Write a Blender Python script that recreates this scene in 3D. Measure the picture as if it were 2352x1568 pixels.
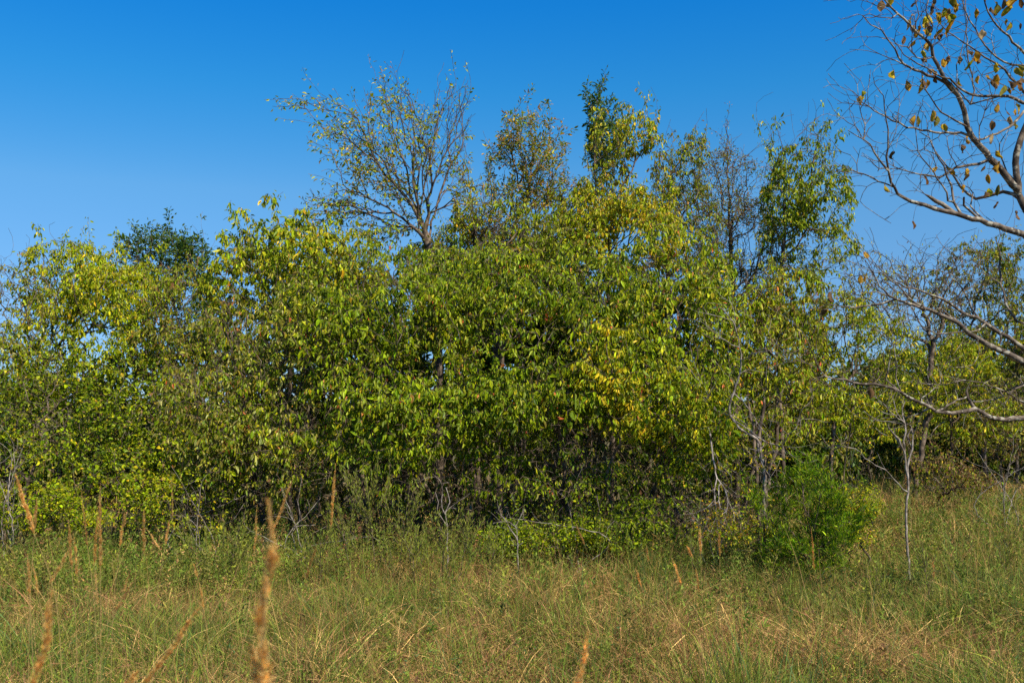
import bpy, math, random
import numpy as np
C = bpy.context.scene
for o in list(bpy.data.objects): bpy.data.objects.remove(o, do_unlink=True)
RAD = math.radians

# ------------------------------------------------------------------ camera, sky, sun, exposure
W, H, LENS, EYE = 2352.0, 1568.0, 35.0, 1.60
F = W * LENS / 36.0
HORIZON = 920.0
PITCH = math.atan((HORIZON - H / 2) / F)
cam_d = bpy.data.cameras.new('camera'); cam = bpy.data.objects.new('camera', cam_d)
C.collection.objects.link(cam); C.camera = cam
cam_d.lens = LENS; cam_d.sensor_width = 36; cam_d.clip_start = 0.05; cam_d.clip_end = 3000
cam.location = (0, 0, EYE); cam.rotation_euler = (RAD(90) + PITCH, 0, 0)
cam_d.dof.use_dof = True; cam_d.dof.focus_distance = 9.0; cam_d.dof.aperture_fstop = 5.2

SUN_EL, SUN_AZ = RAD(49), RAD(140)          # azimuth clockwise from +Y (the view direction)
sdir = np.array([math.cos(SUN_EL) * math.sin(SUN_AZ), math.cos(SUN_EL) * math.cos(SUN_AZ), math.sin(SUN_EL)])
world = bpy.data.worlds.new("World"); C.world = world; world.use_nodes = True
nt = world.node_tree; nt.nodes.clear()
sky = nt.nodes.new('ShaderNodeTexSky'); sky.sky_type = 'NISHITA'; sky.sun_disc = False
sky.sun_elevation = SUN_EL; sky.sun_rotation = SUN_AZ
sky.air_density = 1.0; sky.dust_density = 0.0; sky.ozone_density = 4.0; sky.altitude = 1500
hs = nt.nodes.new('ShaderNodeHueSaturation'); hs.inputs['Saturation'].default_value = 1.22
hs.inputs['Hue'].default_value = 0.5
bg = nt.nodes.new('ShaderNodeBackground'); bg.inputs['Strength'].default_value = 0.112
wo = nt.nodes.new('ShaderNodeOutputWorld')
tn = nt.nodes.new('ShaderNodeVectorMath'); tn.operation = 'MULTIPLY'; tn.inputs[1].default_value = (0.80, 1.0, 1.06)
nt.links.new(sky.outputs[0], tn.inputs[0]); nt.links.new(tn.outputs[0], hs.inputs['Color'])
# polarised deep blue: the sky colour is graded by elevation
tcw = nt.nodes.new('ShaderNodeTexCoord'); sp = nt.nodes.new('ShaderNodeSeparateXYZ'); rp = nt.nodes.new('ShaderNodeValToRGB')
e = rp.color_ramp.elements
for k, (z_, c_) in enumerate([(0.0, (.34, .36, .56)), (.043, (.41, .41, .55)), (.108, (.74, .55, .58)), (.202, (1.25, .78, .70)), (.299, (.62, .84, .84)), (.376, (.3, .82, .96)), (.6, (.5, .85, 1.0))]):
    el = e[0] if k == 0 else (e[1] if k == 1 else e.new(z_))
    el.position = z_; el.color = (*[v / 1.25 for v in c_], 1)
t2 = nt.nodes.new('ShaderNodeVectorMath'); t2.operation = 'MULTIPLY'; t3 = nt.nodes.new('ShaderNodeVectorMath'); t3.operation = 'SCALE'; t3.inputs['Scale'].default_value = 1.25
nt.links.new(tcw.outputs['Generated'], sp.inputs[0]); nt.links.new(sp.outputs['Z'], rp.inputs[0])
nt.links.new(hs.outputs[0], t2.inputs[0]); nt.links.new(rp.outputs[0], t2.inputs[1]); nt.links.new(t2.outputs[0], t3.inputs[0]); nt.links.new(t3.outputs[0], bg.inputs['Color'])
nt.links.new(bg.outputs[0], wo.inputs['Surface'])
sun_d = bpy.data.lights.new('sun', 'SUN'); sun = bpy.data.objects.new('sun', sun_d)
C.collection.objects.link(sun)
sun_d.energy = 5.0; sun_d.angle = RAD(0.53); sun_d.color = (1.0, 0.90, 0.72)
from mathutils import Vector
sun.rotation_euler = Vector(sdir.tolist()).to_track_quat('Z', 'Y').to_euler(); sun.location = (8, -8, 12)
C.view_settings.view_transform = 'Standard'; C.view_settings.look = 'None'
C.view_settings.exposure = 0.74; C.view_settings.gamma = 1.0
C.cycles.max_bounces = 6; C.cycles.diffuse_bounces = 3; C.cycles.glossy_bounces = 2
C.cycles.transmission_bounces = 4; C.cycles.transparent_max_bounces = 4
C.cycles.use_denoising = False; C.render.filter_size = 1.1
C.cycles.caustics_reflective = False; C.cycles.caustics_refractive = False

rng = np.random.default_rng(7)

# ------------------------------------------------------------------ helpers
def P(px, py, Y):
    """point at world depth Y seen at photo position (px, py) - used to survey the place"""
    x = (px - W / 2) / F; z = (H / 2 - py) / F
    dy = math.cos(PITCH) - z * math.sin(PITCH); dz = math.sin(PITCH) + z * math.cos(PITCH)
    t = Y / dy
    return np.array([x * t, Y, EYE + dz * t])

def noise3(p, scale, seed=0):
    q = np.asarray(p, float) * scale + seed * 17.31
    i = np.floor(q).astype(np.int64); f = q - i; f = f * f * (3 - 2 * f)
    def h(a, b, c):
        n = (a * 73856093) ^ (b * 19349663) ^ (c * 83492791) ^ (seed * 2654435)
        n = (n ^ (n >> 13)) * 1274126177 & 0x7fffffff
        n = (n ^ (n >> 15)) & 0xffff
        return n / 65535.0
    r = 0
    for dx in (0, 1):
        for dy in (0, 1):
            for dz in (0, 1):
                w = (f[:, 0] if dx else 1 - f[:, 0]) * (f[:, 1] if dy else 1 - f[:, 1]) * (f[:, 2] if dz else 1 - f[:, 2])
                r = r + w * h(i[:, 0] + dx, i[:, 1] + dy, i[:, 2] + dz)
    return r

def ground_h(x, y):
    x = np.asarray(x, float); y = np.asarray(y, float)
    return 0.05 * np.sin(x * 0.9 + 1.3) * np.cos(y * 0.7) + 0.03 * np.sin(x * 2.3 + y * 1.9) - 0.04

def norm(v):
    return v / np.maximum(np.linalg.norm(v, axis=-1, keepdims=True), 1e-9)

def tag(o, label=None, cat=None, group=None, kind=None):
    if label: o['label'] = label
    if cat: o['category'] = cat
    if group: o['group'] = group
    if kind: o['kind'] = kind
    return o

def root(name, loc, label, cat, group=None):
    o = bpy.data.objects.new(name, None); C.collection.objects.link(o)
    o.location = [float(v) for v in loc]; o.empty_display_size = 0.2
    return tag(o, label, cat, group)

def link_mesh(name, verts, loops, sizes, mat, parent=None, tint=None, smooth=True, parts=None):
    """verts Nx3 world coordinates, loops flat index array, sizes per-face corner counts"""
    verts = np.asarray(verts, np.float32); loops = np.asarray(loops, np.int32); sizes = np.asarray(sizes, np.int32)
    me = bpy.data.meshes.new(name)
    off = np.array(parent.location, np.float32) if parent is not None else np.zeros(3, np.float32)
    me.vertices.add(len(verts)); me.vertices.foreach_set('co', (verts - off).ravel())
    me.loops.add(len(loops)); me.loops.foreach_set('vertex_index', loops)
    me.polygons.add(len(sizes))
    me.polygons.foreach_set('loop_start', np.concatenate([[0], np.cumsum(sizes)[:-1]]).astype(np.int32))
    me.polygons.foreach_set('loop_total', sizes)
    me.polygons.foreach_set('use_smooth', np.full(len(sizes), smooth))
    me.update(calc_edges=True)
    if tint is not None:
        a = me.color_attributes.new('tint', 'FLOAT_COLOR', 'POINT')
        c = np.ones((len(verts), 4), np.float32); c[:, :3] = tint
        a.data.foreach_set('color', c.ravel())
    me.materials.append(mat)
    o = bpy.data.objects.new(name, me); C.collection.objects.link(o)
    if parent is not None: o.parent = parent
    return o

# ------------------------------------------------------------------ materials
def new_mat(name):
    m = bpy.data.materials.new(name); m.use_nodes = True
    m.node_tree.nodes.clear(); return m, m.node_tree

def leaf_mat(name, trans=0.35, rough=0.5, spec=0.25, tboost=(1.15, 1.1, 0.6)):
    m, t = new_mat(name); N = t.nodes; L = t.links
    at = N.new('ShaderNodeAttribute'); at.attribute_name = 'tint'
    tc = N.new('ShaderNodeTexCoord')
    no = N.new('ShaderNodeTexNoise'); no.inputs['Scale'].default_value = 60; no.inputs['Detail'].default_value = 2
    mr = N.new('ShaderNodeMapRange'); mr.inputs['From Min'].default_value = .3; mr.inputs['From Max'].default_value = .7
    mr.inputs['To Min'].default_value = 0.78; mr.inputs['To Max'].default_value = 1.18
    mul = N.new('ShaderNodeVectorMath'); mul.operation = 'SCALE'
    L.new(tc.outputs['Object'], no.inputs['Vector']); L.new(no.outputs['Fac'], mr.inputs['Value'])
    L.new(at.outputs['Color'], mul.inputs[0]); L.new(mr.outputs[0], mul.inputs['Scale'])
    pr = N.new('ShaderNodeBsdfPrincipled'); pr.inputs['Roughness'].default_value = rough
    pr.inputs['Specular IOR Level'].default_value = spec
    tr = N.new('ShaderNodeBsdfTranslucent')
    tm = N.new('ShaderNodeVectorMath'); tm.operation = 'MULTIPLY'; tm.inputs[1].default_value = tboost
    L.new(mul.outputs[0], pr.inputs['Base Color']); L.new(mul.outputs[0], tm.inputs[0]); L.new(tm.outputs[0], tr.inputs['Color'])
    mx = N.new('ShaderNodeMixShader'); mx.inputs[0].default_value = trans
    out = N.new('ShaderNodeOutputMaterial')
    L.new(pr.outputs[0], mx.inputs[1]); L.new(tr.outputs[0], mx.inputs[2]); L.new(mx.outputs[0], out.inputs[0])
    return m

def bark_mat(name, c1, c2, c3, scale=14, lichen=0.0, rough=0.85):
    m, t = new_mat(name); N = t.nodes; L = t.links
    tc = N.new('ShaderNodeTexCoord')
    n1 = N.new('ShaderNodeTexNoise'); n1.inputs['Scale'].default_value = scale; n1.inputs['Detail'].default_value = 5
    n2 = N.new('ShaderNodeTexNoise'); n2.inputs['Scale'].default_value = scale * 5; n2.inputs['Detail'].default_value = 3
    L.new(tc.outputs['Object'], n1.inputs['Vector']); L.new(tc.outputs['Object'], n2.inputs['Vector'])
    r = N.new('ShaderNodeValToRGB'); e = r.color_ramp.elements
    e[0].position = 0.36; e[0].color = (*c1, 1); e[1].position = 0.62; e[1].color = (*c2, 1)
    k = e.new(0.5); k.color = (*c3, 1)
    L.new(n1.outputs['Fac'], r.inputs[0])
    col = r.outputs[0]
    if lichen > 0:
        n3 = N.new('ShaderNodeTexNoise'); n3.inputs['Scale'].default_value = 22; n3.inputs['Detail'].default_value = 4
        L.new(tc.outputs['Object'], n3.inputs['Vector'])
        r3 = N.new('ShaderNodeValToRGB'); r3.color_ramp.elements[0].position = 0.60 - lichen * .2; r3.color_ramp.elements[1].position = 0.66 - lichen * .2
        L.new(n3.outputs['Fac'], r3.inputs[0])
        mx = N.new('ShaderNodeMix'); mx.data_type = 'RGBA'; mx.inputs['B'].default_value = (0.27, 0.25, 0.20, 1)
        L.new(r3.outputs[0], mx.inputs['Factor']); L.new(col, mx.inputs['A']); col = mx.outputs['Result']
    pr = N.new('ShaderNodeBsdfPrincipled'); pr.inputs['Roughness'].default_value = rough
    pr.inputs['Specular IOR Level'].default_value = 0.2
    bp = N.new('ShaderNodeBump'); bp.inputs['Strength'].default_value = 0.6; bp.inputs['Distance'].default_value = 0.004
    L.new(n2.outputs['Fac'], bp.inputs['Height']); L.new(bp.outputs[0], pr.inputs['Normal'])
    L.new(col, pr.inputs['Base Color'])
    out = N.new('ShaderNodeOutputMaterial'); L.new(pr.outputs[0], out.inputs[0])
    return m

M_LEAF = leaf_mat('leaf')
M_NEEDLE = leaf_mat('needle', trans=0.3, rough=0.6, spec=0.2)
M_DRYLEAF = leaf_mat('dry_leaf', trans=0.45, rough=0.7, spec=0.2, tboost=(1.2, 1.0, .7))
M_GRASS = leaf_mat('grass', trans=0.3, rough=0.6, spec=0.2, tboost=(1.1, 1.05, .7))
M_BARK = bark_mat('bark_brown', (.045, .032, .022), (.20, .15, .11), (.10, .075, .054))
M_BARKG = bark_mat('bark_grey', (.042, .031, .023), (.165, .135, .105), (.09, .069, .053), lichen=.25)
M_DEAD = bark_mat('dead_wood', (.10, .08, .065), (.34, .30, .26), (.21, .18, .155), scale=25)
M_STEM = leaf_mat('grass_stem', trans=0.15, rough=0.6, spec=0.2)

m, t = new_mat('soil'); N = t.nodes; L = t.links
tc = N.new('ShaderNodeTexCoord')
n1 = N.new('ShaderNodeTexNoise'); n1.inputs['Scale'].default_value = 1.2; n1.inputs['Detail'].default_value = 6
n2 = N.new('ShaderNodeTexNoise'); n2.inputs['Scale'].default_value = 45; n2.inputs['Detail'].default_value = 6
r1 = N.new('ShaderNodeValToRGB'); e = r1.color_ramp.elements
e[0].position = .35; e[0].color = (.06, .075, .016, 1); e[1].position = .65; e[1].color = (.17, .14, .055, 1)
r2 = N.new('ShaderNodeValToRGB'); e = r2.color_ramp.elements
e[0].position = .35; e[0].color = (.03, .024, .014, 1); e[1].position = .7; e[1].color = (.20, .15, .085, 1)
mx = N.new('ShaderNodeMix'); mx.data_type = 'RGBA'; mx.inputs['Factor'].default_value = .55
pr = N.new('ShaderNodeBsdfPrincipled'); pr.inputs['Roughness'].default_value = .95; pr.inputs['Specular IOR Level'].default_value = .1
bp = N.new('ShaderNodeBump'); bp.inputs['Distance'].default_value = .03; bp.inputs['Strength'].default_value = .8
for n_ in (n1, n2): L.new(tc.outputs['Object'], n_.inputs['Vector'])
L.new(n1.outputs['Fac'], r1.inputs[0]); L.new(n2.outputs['Fac'], r2.inputs[0])
L.new(r1.outputs[0], mx.inputs['A']); L.new(r2.outputs[0], mx.inputs['B']); L.new(mx.outputs['Result'], pr.inputs['Base Color'])
L.new(n2.outputs['Fac'], bp.inputs['Height']); L.new(bp.outputs[0], pr.inputs['Normal'])
out = N.new('ShaderNodeOutputMaterial'); L.new(pr.outputs[0], out.inputs[0]); M_SOIL = m

# ------------------------------------------------------------------ ground sheet to the horizon
def build_ground():
    a = np.concatenate([-np.geomspace(900, 31, 22), np.linspace(-30, 30, 161), np.geomspace(31, 900, 22)])
    xs = a; ys = a + 12
    X, Y = np.meshgrid(xs, ys); Z = ground_h(X, Y) * (np.hypot(X, Y) < 60)
    v = np.stack([X, Y, Z], -1).reshape(-1, 3); n = len(xs)
    i, j = np.meshgrid(np.arange(n - 1), np.arange(n - 1)); b = (j * n + i).ravel()
    q = np.stack([b, b + 1, b + n + 1, b + n], 1)
    o = link_mesh('ground', v, q.ravel(), np.full(len(q), 4), M_SOIL)
    tag(o, kind='structure')
build_ground()

# ------------------------------------------------------------------ skeleton growth
def resample(pts, seg):
    pts = np.asarray(pts, float)
    if len(pts) < 3:
        n = max(2, int(np.linalg.norm(pts[-1] - pts[0]) / seg) + 1)
        return pts[0] + (pts[-1] - pts[0]) * np.linspace(0, 1, n)[:, None]
    p = np.vstack([2 * pts[0] - pts[1], pts, 2 * pts[-1] - pts[-2]]); out = []
    for i in range(1, len(p) - 2):
        d = np.linalg.norm(p[i + 1] - p[i]); k = max(1, int(round(d / seg)))
        for s in range(k):
            u = s / k
            out.append(.5 * ((2 * p[i]) + (-p[i-1] + p[i+1]) * u + (2*p[i-1] - 5*p[i] + 4*p[i+1] - p[i+2]) * u*u + (-p[i-1] + 3*p[i] - 3*p[i+1] + p[i+2]) * u**3))
    out.append(pts[-1]); return np.array(out)

class Skel:
    def __init__(s):
        s.pos = []; s.par = []; s.dir = []; s.path = []; s.rad = []; s.limb = []
    def add_line(s, pts, seg=.12, r0=0, r1=0, jit=.012, rg=None, attach=True):
        q = resample(pts, seg)
        if rg is not None and len(q) > 2: q[1:-1] += rg.normal(0, jit, (len(q) - 2, 3))
        par = -1; start = 0
        if s.pos and attach:
            d = np.linalg.norm(np.array(s.pos) - q[0], axis=1); par = int(d.argmin())
            if d[par] < seg * 2.5: start = 1 if len(q) > 1 else 0
        for k in range(start, len(q)):
            if par >= 0:
                d = q[k] - s.pos[par]; l = np.linalg.norm(d); d = d / max(l, 1e-6); pl = s.path[par] + l
            else: d = np.array([0, 0, 1.]); pl = 0
            s.pos.append(q[k]); s.par.append(par); s.dir.append(d); s.path.append(pl)
            s.rad.append(r0 + (r1 - r0) * k / max(1, len(q) - 1)); s.limb.append(True); par = len(s.pos) - 1
        return par
    def grow(s, targets, bf=.25, seg=.12, angle=.5, sag=0.0, rg=None, maxlen=9, wig=.06):
        T = np.asarray(targets, float); n = len(T)
        if n == 0: return
        pos = np.array(s.pos); dr = np.array(s.dir); path = np.array(s.path)
        cap = len(pos) + n * 14 + 200
        PO = np.zeros((cap, 3)); DI = np.zeros((cap, 3)); PA = np.zeros(cap); m = len(pos)
        PO[:m] = pos; DI[:m] = dr; PA[:m] = path
        best = np.full(n, 1e9); bi = np.zeros(n, int); alive = np.arange(n)
        def upd(a, b):
            nonlocal best, bi
            for c0 in range(a, b, 64):
                c1 = min(b, c0 + 64)
                v = T[None] - PO[c0:c1, None]; d = np.sqrt((v * v).sum(-1)) + 1e-9
                cs = (v * DI[c0:c1, None]).sum(-1) / d
                c = d * (1 + angle * (1 - cs)) + bf * PA[c0:c1, None]
                k = c.argmin(0); cm = c[k, np.arange(c.shape[1])]
                w = cm < best; best = np.where(w, cm, best); bi = np.where(w, c0 + k, bi)
        upd(0, m)
        while len(T):
            j = int(best.argmin()); tgt = T[j]; p = int(bi[j])
            T = np.delete(T, j, 0); best = np.delete(best, j); bi = np.delete(bi, j)
            d = tgt - PO[p]; l = np.linalg.norm(d)
            if l < 1e-4: continue
            u = d / l; k = min(12, max(1, int(math.ceil(l / seg))))
            t0 = (DI[p] * .75 + u * .6) * l; t1 = u * l; t1 = t1 - np.array([0, 0, sag * l])
            last = p; m0 = m
            for q in range(1, k + 1):
                w = q / k
                pt = (2*w**3 - 3*w*w + 1) * PO[p] + (w**3 - 2*w*w + w) * t0 + (-2*w**3 + 3*w*w) * tgt + (w**3 - w*w) * t1
                if q < k and rg is not None: pt = pt + rg.normal(0, wig * l / k, 3)
                dd = pt - PO[last]; ll = np.linalg.norm(dd) + 1e-9
                PO[m] = pt; DI[m] = dd / ll; PA[m] = PA[last] + ll
                s.pos.append(pt); s.par.append(last); s.dir.append(dd / ll); s.path.append(PA[m]); s.rad.append(0); s.limb.append(False)
                last = m; m += 1
            if len(T): upd(m0, m)
    def radii(s, tip=.0016, p=2.2, maxr=.08):
        n = len(s.pos); a = np.zeros(n); ch = np.zeros(n, int); par = s.par
        for i in range(n - 1, -1, -1):
            if a[i] == 0: a[i] = tip ** p
            if par[i] >= 0: a[par[i]] += a[i]; ch[par[i]] += 1
        r = np.minimum(a ** (1 / p), maxr)
        r = np.maximum(r, np.array(s.rad))
        s.R = r; s.tipmask = ch == 0
        return r
    def mesh(s, sides=5):
        pos = np.array(s.pos); dr = norm(np.array(s.dir)); par = np.array(s.par); R = s.R; n = len(pos)
        # smoother ring orientation: mean of incoming and strongest outgoing direction
        main = np.full(n, -1); order = np.argsort(R)
        for i in order:
            if par[i] >= 0: main[par[i]] = i
        od = dr.copy(); h = main >= 0; od[h] = norm(dr[h] + dr[main[h]])
        ref = np.array([.13, .99, .05])
        def ring(p, d, r):
            u = norm(np.cross(d, ref)); v = np.cross(d, u)
            a = np.arange(sides) / sides * 2 * np.pi
            return p[:, None] + r[:, None, None] * (np.cos(a)[None, :, None] * u[:, None] + np.sin(a)[None, :, None] * v[:, None])
        V1 = ring(pos, od, R)
        idx = np.where(par >= 0)[0]; cont = main[par[idx]] == idx
        extra = idx[~cont]
        V2 = ring(pos[par[extra]], dr[extra], R[extra] * 1.15) if len(extra) else np.zeros((0, sides, 3))
        base = np.zeros(n, int); base[idx[cont]] = par[idx[cont]]; base[extra] = n + np.arange(len(extra))
        k = np.arange(sides); k2 = (k + 1) % sides
        a = base[idx][:, None] * sides; b = idx[:, None] * sides
        q = np.stack([a + k, a + k2, b + k2, b + k], -1).reshape(-1, 4)
        return np.concatenate([V1, V2]).reshape(-1, 3), q.ravel(), np.full(len(q), 4)

# ------------------------------------------------------------------ leaves
PAL = dict(  # linear base colours
    green=(.150, .212, .004), dgreen=(.055, .098, .005), ygreen=(.40, .40, .010), lime=(.272, .345, .005),
    yellow=(.62, .46, .020), gold=(.54, .31, .02), red=(.50, .12, .04), orange=(.60, .25, .06), brown=(.22, .125, .05),
    olive=(.235, .215, .028), pale=(.46, .45, .15), tan=(.42, .31, .16), blgreen=(.055, .12, .03))

def leaf_cols(n, mix, pos, rg, nscale=1.2, seed=3, var=.22):
    names = list(mix); w = np.array([mix[k] for k in names], float); w /= w.sum()
    cum = np.cumsum(w); u = rg.random(n)
    k1 = noise3(pos, nscale, seed)                       # clumps of one colour
    uu = np.clip(.62 * u + .38 * np.clip((k1 - .2) / .6, 0, .999), 0, .9999)
    uu = np.where(rg.random(n) < .5, uu, u)
    pick = np.searchsorted(cum, uu); cols = np.array([PAL[k] for k in names])[np.minimum(pick, len(names) - 1)]
    return cols * np.exp(rg.normal(0, var, (n, 1))) * np.exp(rg.normal(0, .07, (n, 3)))

def leaf_geo(base, d, nrm, length, width, fold=.25, bend=.15):
    """two folded quads per leaf, midrib shared"""
    w = norm(np.cross(d, nrm)); nn = np.cross(w, d)
    L_ = length[:, None]; Wd = width[:, None]
    b = base; tip = base + d * L_ - nn * L_ * bend
    m1 = base + d * L_ * .33; m2 = base + d * L_ * .72 - nn * L_ * bend * .4
    f = nn * Wd * fold
    v = np.stack([b, m1 + w * Wd * .5 + f, m2 + w * Wd * .36 + f, tip, m2 - w * Wd * .36 + f, m1 - w * Wd * .5 + f], 1)
    n = len(b); k = np.arange(n)[:, None] * 6
    q = np.concatenate([k + [0, 3, 2, 1], k + [0, 5, 4, 3]], 1)
    return v.reshape(-1, 3), q.ravel(), np.full(2 * n, 4)

def add_leaves(s, rg, per=3, size=.07, ratio=.38, droop=.8, thr=.004, spread=.04, mix=None, dens=None, seed=1, out=.5, center=None, mat=None, parent=None, name='crown', fold=.25, upn=.3, pet=.012, clump=.27, face=.9):
    pos = np.array(s.pos); dr = np.array(s.dir); par = np.array(s.par)
    sel = np.where((s.R < thr) & (par >= 0))[0]
    if dens is not None: sel = sel[rg.random(len(sel)) < dens(pos[sel])]
    sel = sel[rg.random(len(sel)) < np.clip((noise3(pos[sel], 2.0, seed + 5) - clump) * 4.5, .12, 1)]
    if len(sel) == 0: return None
    cnt = rg.poisson(per, len(sel)); i = np.repeat(sel, cnt); n = len(i)
    u = rg.random((n, 1)); b = pos[i] * (1 - u) + pos[par[i]] * u
    side = norm(rg.normal(0, 1, (n, 3)))
    d = norm(dr[i] * .4 + side * rg.uniform(.12, .95, (n, 1)) + np.array([0, 0, -1.]) * droop * rg.uniform(.3, 1.3, (n, 1)))
    b = b + d * pet + side * spread * rg.random((n, 1))
    nr = rg.normal(0, 1, (n, 3)) + np.array([0, 0, upn]) + sdir * face
    if center is not None: nr += norm(b - center) * out
    nr = norm(nr)
    ln = size * np.clip(np.exp(rg.normal(-.06, .34, n)), .35, 1.9)
    v, q, z = leaf_geo(b, d, nr, ln, ln * ratio * rg.uniform(.8, 1.2, n), fold=fold, bend=rg.uniform(-.1, .35, (n, 1)))
    col = leaf_cols(n, mix, b, rg, seed=seed)
    return link_mesh(name, v, q, z, mat or M_LEAF, parent, np.repeat(col, 6, 0), smooth=False)

# ------------------------------------------------------------------ trees
def ell_targets(ells, n, rg, shell=.5, gap=.38, gs=2.2, seed=1):
    """random twig tips inside a union of ellipsoids (photo-surveyed), thinned into clumps by noise"""
    vol = np.array([e[2] * e[3] * e[5] for e in ells]) ** .8; vol /= vol.sum(); out = []
    while len(out) < n:
        e = ells[rg.choice(len(ells), p=vol)]
        c = P(e[0], e[1], e[4]); k = e[4] / F
        u = norm(rg.normal(0, 1, 3)); r = rg.random() ** (1 / 3.) if rg.random() > shell else rg.uniform(.78, 1.05)
        p = c + u * r * np.array([e[2] * k, e[5], e[3] * k])
        if p[2] < .12: continue
        out.append(p)
        if len(out) == n:
            a = np.array(out); kp = noise3(a, gs, seed) > gap - .12 * (rg.random(len(a)))
            out = list(a[kp]) if kp.mean() > .2 else out
            if len(out) >= n * .93: break
    return np.array(out[:n])

def tree(name, label, ells, bases, n, mix, seed, size=.07, ratio=.38, per=3, droop=1.5, cat='tree', group=None, lines=(), bark=None,
         bf=.22, gap=.38, shell=.5, tip=.0015, thr=.0038, dens=None, upn=.15, sides=5, gs=2.2, sag=.1, fold=.25, p=2.25, bareq=None, maxr=.07, angle=.55, spikes=45):
    rg = np.random.default_rng(seed); s = Skel(); base0 = None
    cs = [P(e[0], e[1], e[4]) for e in ells]
    for k, (bx, by) in enumerate(bases):          # stems: world x, y on the ground, each aimed at one of the crown lobes
        z = float(ground_h(bx, by)) - .05; c = cs[k % len(cs)]
        top = np.array([bx, by, z]) * .35 + c * .65
        mid = np.array([bx, by, z]) * .62 + c * .38 + np.array([rg.normal(0, .08), rg.normal(0, .08), .15])
        b = np.array([bx, by, z])
        if base0 is None: base0 = b
        s.add_line([b, b + [rg.normal(0, .04), rg.normal(0, .04), .35], mid, top], rg=rg, attach=False)
    for ln in lines:
        at = len(s.pos) > 0
        s.add_line(ln, rg=rg, jit=.008, attach=at)
        if base0 is None: base0 = np.array(ln[0], float)
    T = ell_targets(ells, n, rg, gap=gap, shell=shell, seed=seed, gs=gs)
    if bareq is not None: T = np.concatenate([T, ell_targets(bareq[0], bareq[1], rg, gap=.2, shell=.2, seed=seed + 1)])
    if spikes:
        hi = T[T[:, 2] > np.percentile(T[:, 2], 72)]; q = hi[rg.integers(len(hi), size=spikes)]
        T = np.concatenate([T, q + np.stack([rg.normal(0, .07, spikes), rg.normal(0, .07, spikes), rg.uniform(.1, .42, spikes)], 1)])
    s.grow(T, bf=bf, rg=rg, sag=sag, angle=angle)
    s.radii(tip, p=p, maxr=maxr)
    base0 = base0.copy(); base0[2] = max(base0[2], -.1)
    rt = root(name, base0, label, cat, group)
    v, q, z = s.mesh(sides)
    link_mesh('trunk', v, q, z, bark or M_BARK, rt)
    cen = np.mean(cs, 0)
    add_leaves(s, rg, per=per * 3.7, size=size * .64, ratio=ratio, droop=droop, thr=thr, mix=mix, dens=dens, seed=seed, center=cen, parent=rt, upn=upn, fold=fold)
    return rt

def bx(px, Y): return (float(P(px, HORIZON, Y)[0]), Y)
def under(z0, z1, lo=.05):
    """fewer leaves low in the shaded understorey"""
    return lambda p: np.clip(lo + (1 - lo) * (p[:, 2] - z0) / (z1 - z0), lo, 1)

TH = 'trees and tall shrubs of the thicket'
MIXC = dict(dgreen=.10, green=.42, lime=.27, olive=.08, ygreen=.09, yellow=.012, orange=.010, red=.012)
MIXM = dict(olive=.35, green=.30, pale=.07, ygreen=.14, lime=.08, brown=.03, red=.014, orange=.014)
MIXY = dict(dgreen=.06, green=.26, lime=.30, ygreen=.27, yellow=.07, gold=.02, brown=.02)
MIXD = dict(dgreen=.55, green=.35, lime=.06, olive=.04)
MIXV = dict(olive=.2, green=.24, lime=.16, ygreen=.22, gold=.09, brown=.05, yellow=.04)
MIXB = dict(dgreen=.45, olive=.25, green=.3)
MIXK = dict(dgreen=.2, green=.34, lime=.24, ygreen=.13, yellow=.04, brown=.05)

# front row of drooping-leaved trees, ellipsoid = (px, py, half width px, half height px, depth, half depth m)
tree('thicket_tree', 'broad olive green tree left of centre with dull hanging leaves and red specks',
     [(560, 860, 180, 200, 9.6, .7), (470, 960, 110, 150, 9.6, .6), (650, 760, 150, 150, 9.7, .7), (600, 1030, 160, 110, 9.3, .6)],
     [bx(600, 10.), bx(560, 10.2), bx(680, 10.1)], 3000, MIXM, 11, per=2.3, size=.064, dens=under(.6, 1.3), gap=.40, group=TH, bareq=([(600, 1090, 180, 90, 9.5, .5)], 360))
tree('thicket_tree', 'largest green tree in the middle of the thicket with hanging oval leaves',
     [(880, 830, 215, 215, 9.5, .8), (860, 600, 90, 60, 10.4, .5), (980, 700, 190, 140, 9.9, .8), (800, 690, 160, 130, 9.9, .7), (880, 960, 220, 120, 9.1, .6)],
     [bx(960, 10.2), bx(1000, 10.), bx(880, 10.3), bx(840, 10.1)], 3500, MIXC, 12, per=2.2, size=.07, dens=under(.72, 1.55, .03), gap=.42, group=TH, bareq=([(900, 1040, 220, 110, 9.3, .6), (960, 960, 150, 100, 9.0, .5), (860, 1080, 240, 60, 9.0, .4)], 1500))
tree('thicket_tree', 'green tree right of the middle with hanging leaves over a dark hollow',
     [(1230, 800, 210, 190, 9.5, .8), (1150, 680, 160, 120, 10., .7), (1330, 690, 150, 130, 9.9, .7), (1240, 940, 210, 110, 9.1, .6)],
     [bx(1110, 10.1), bx(1180, 10.3), bx(1290, 10.1), bx(1330, 10.)], 3500, MIXC, 13, per=2.2, size=.07, dens=under(.72, 1.55, .03), gap=.42, group=TH, bareq=([(1240, 1040, 220, 110, 9.3, .6), (1150, 930, 110, 90, 9.0, .5), (1240, 1090, 230, 60, 9.0, .4)], 1500))
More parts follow.
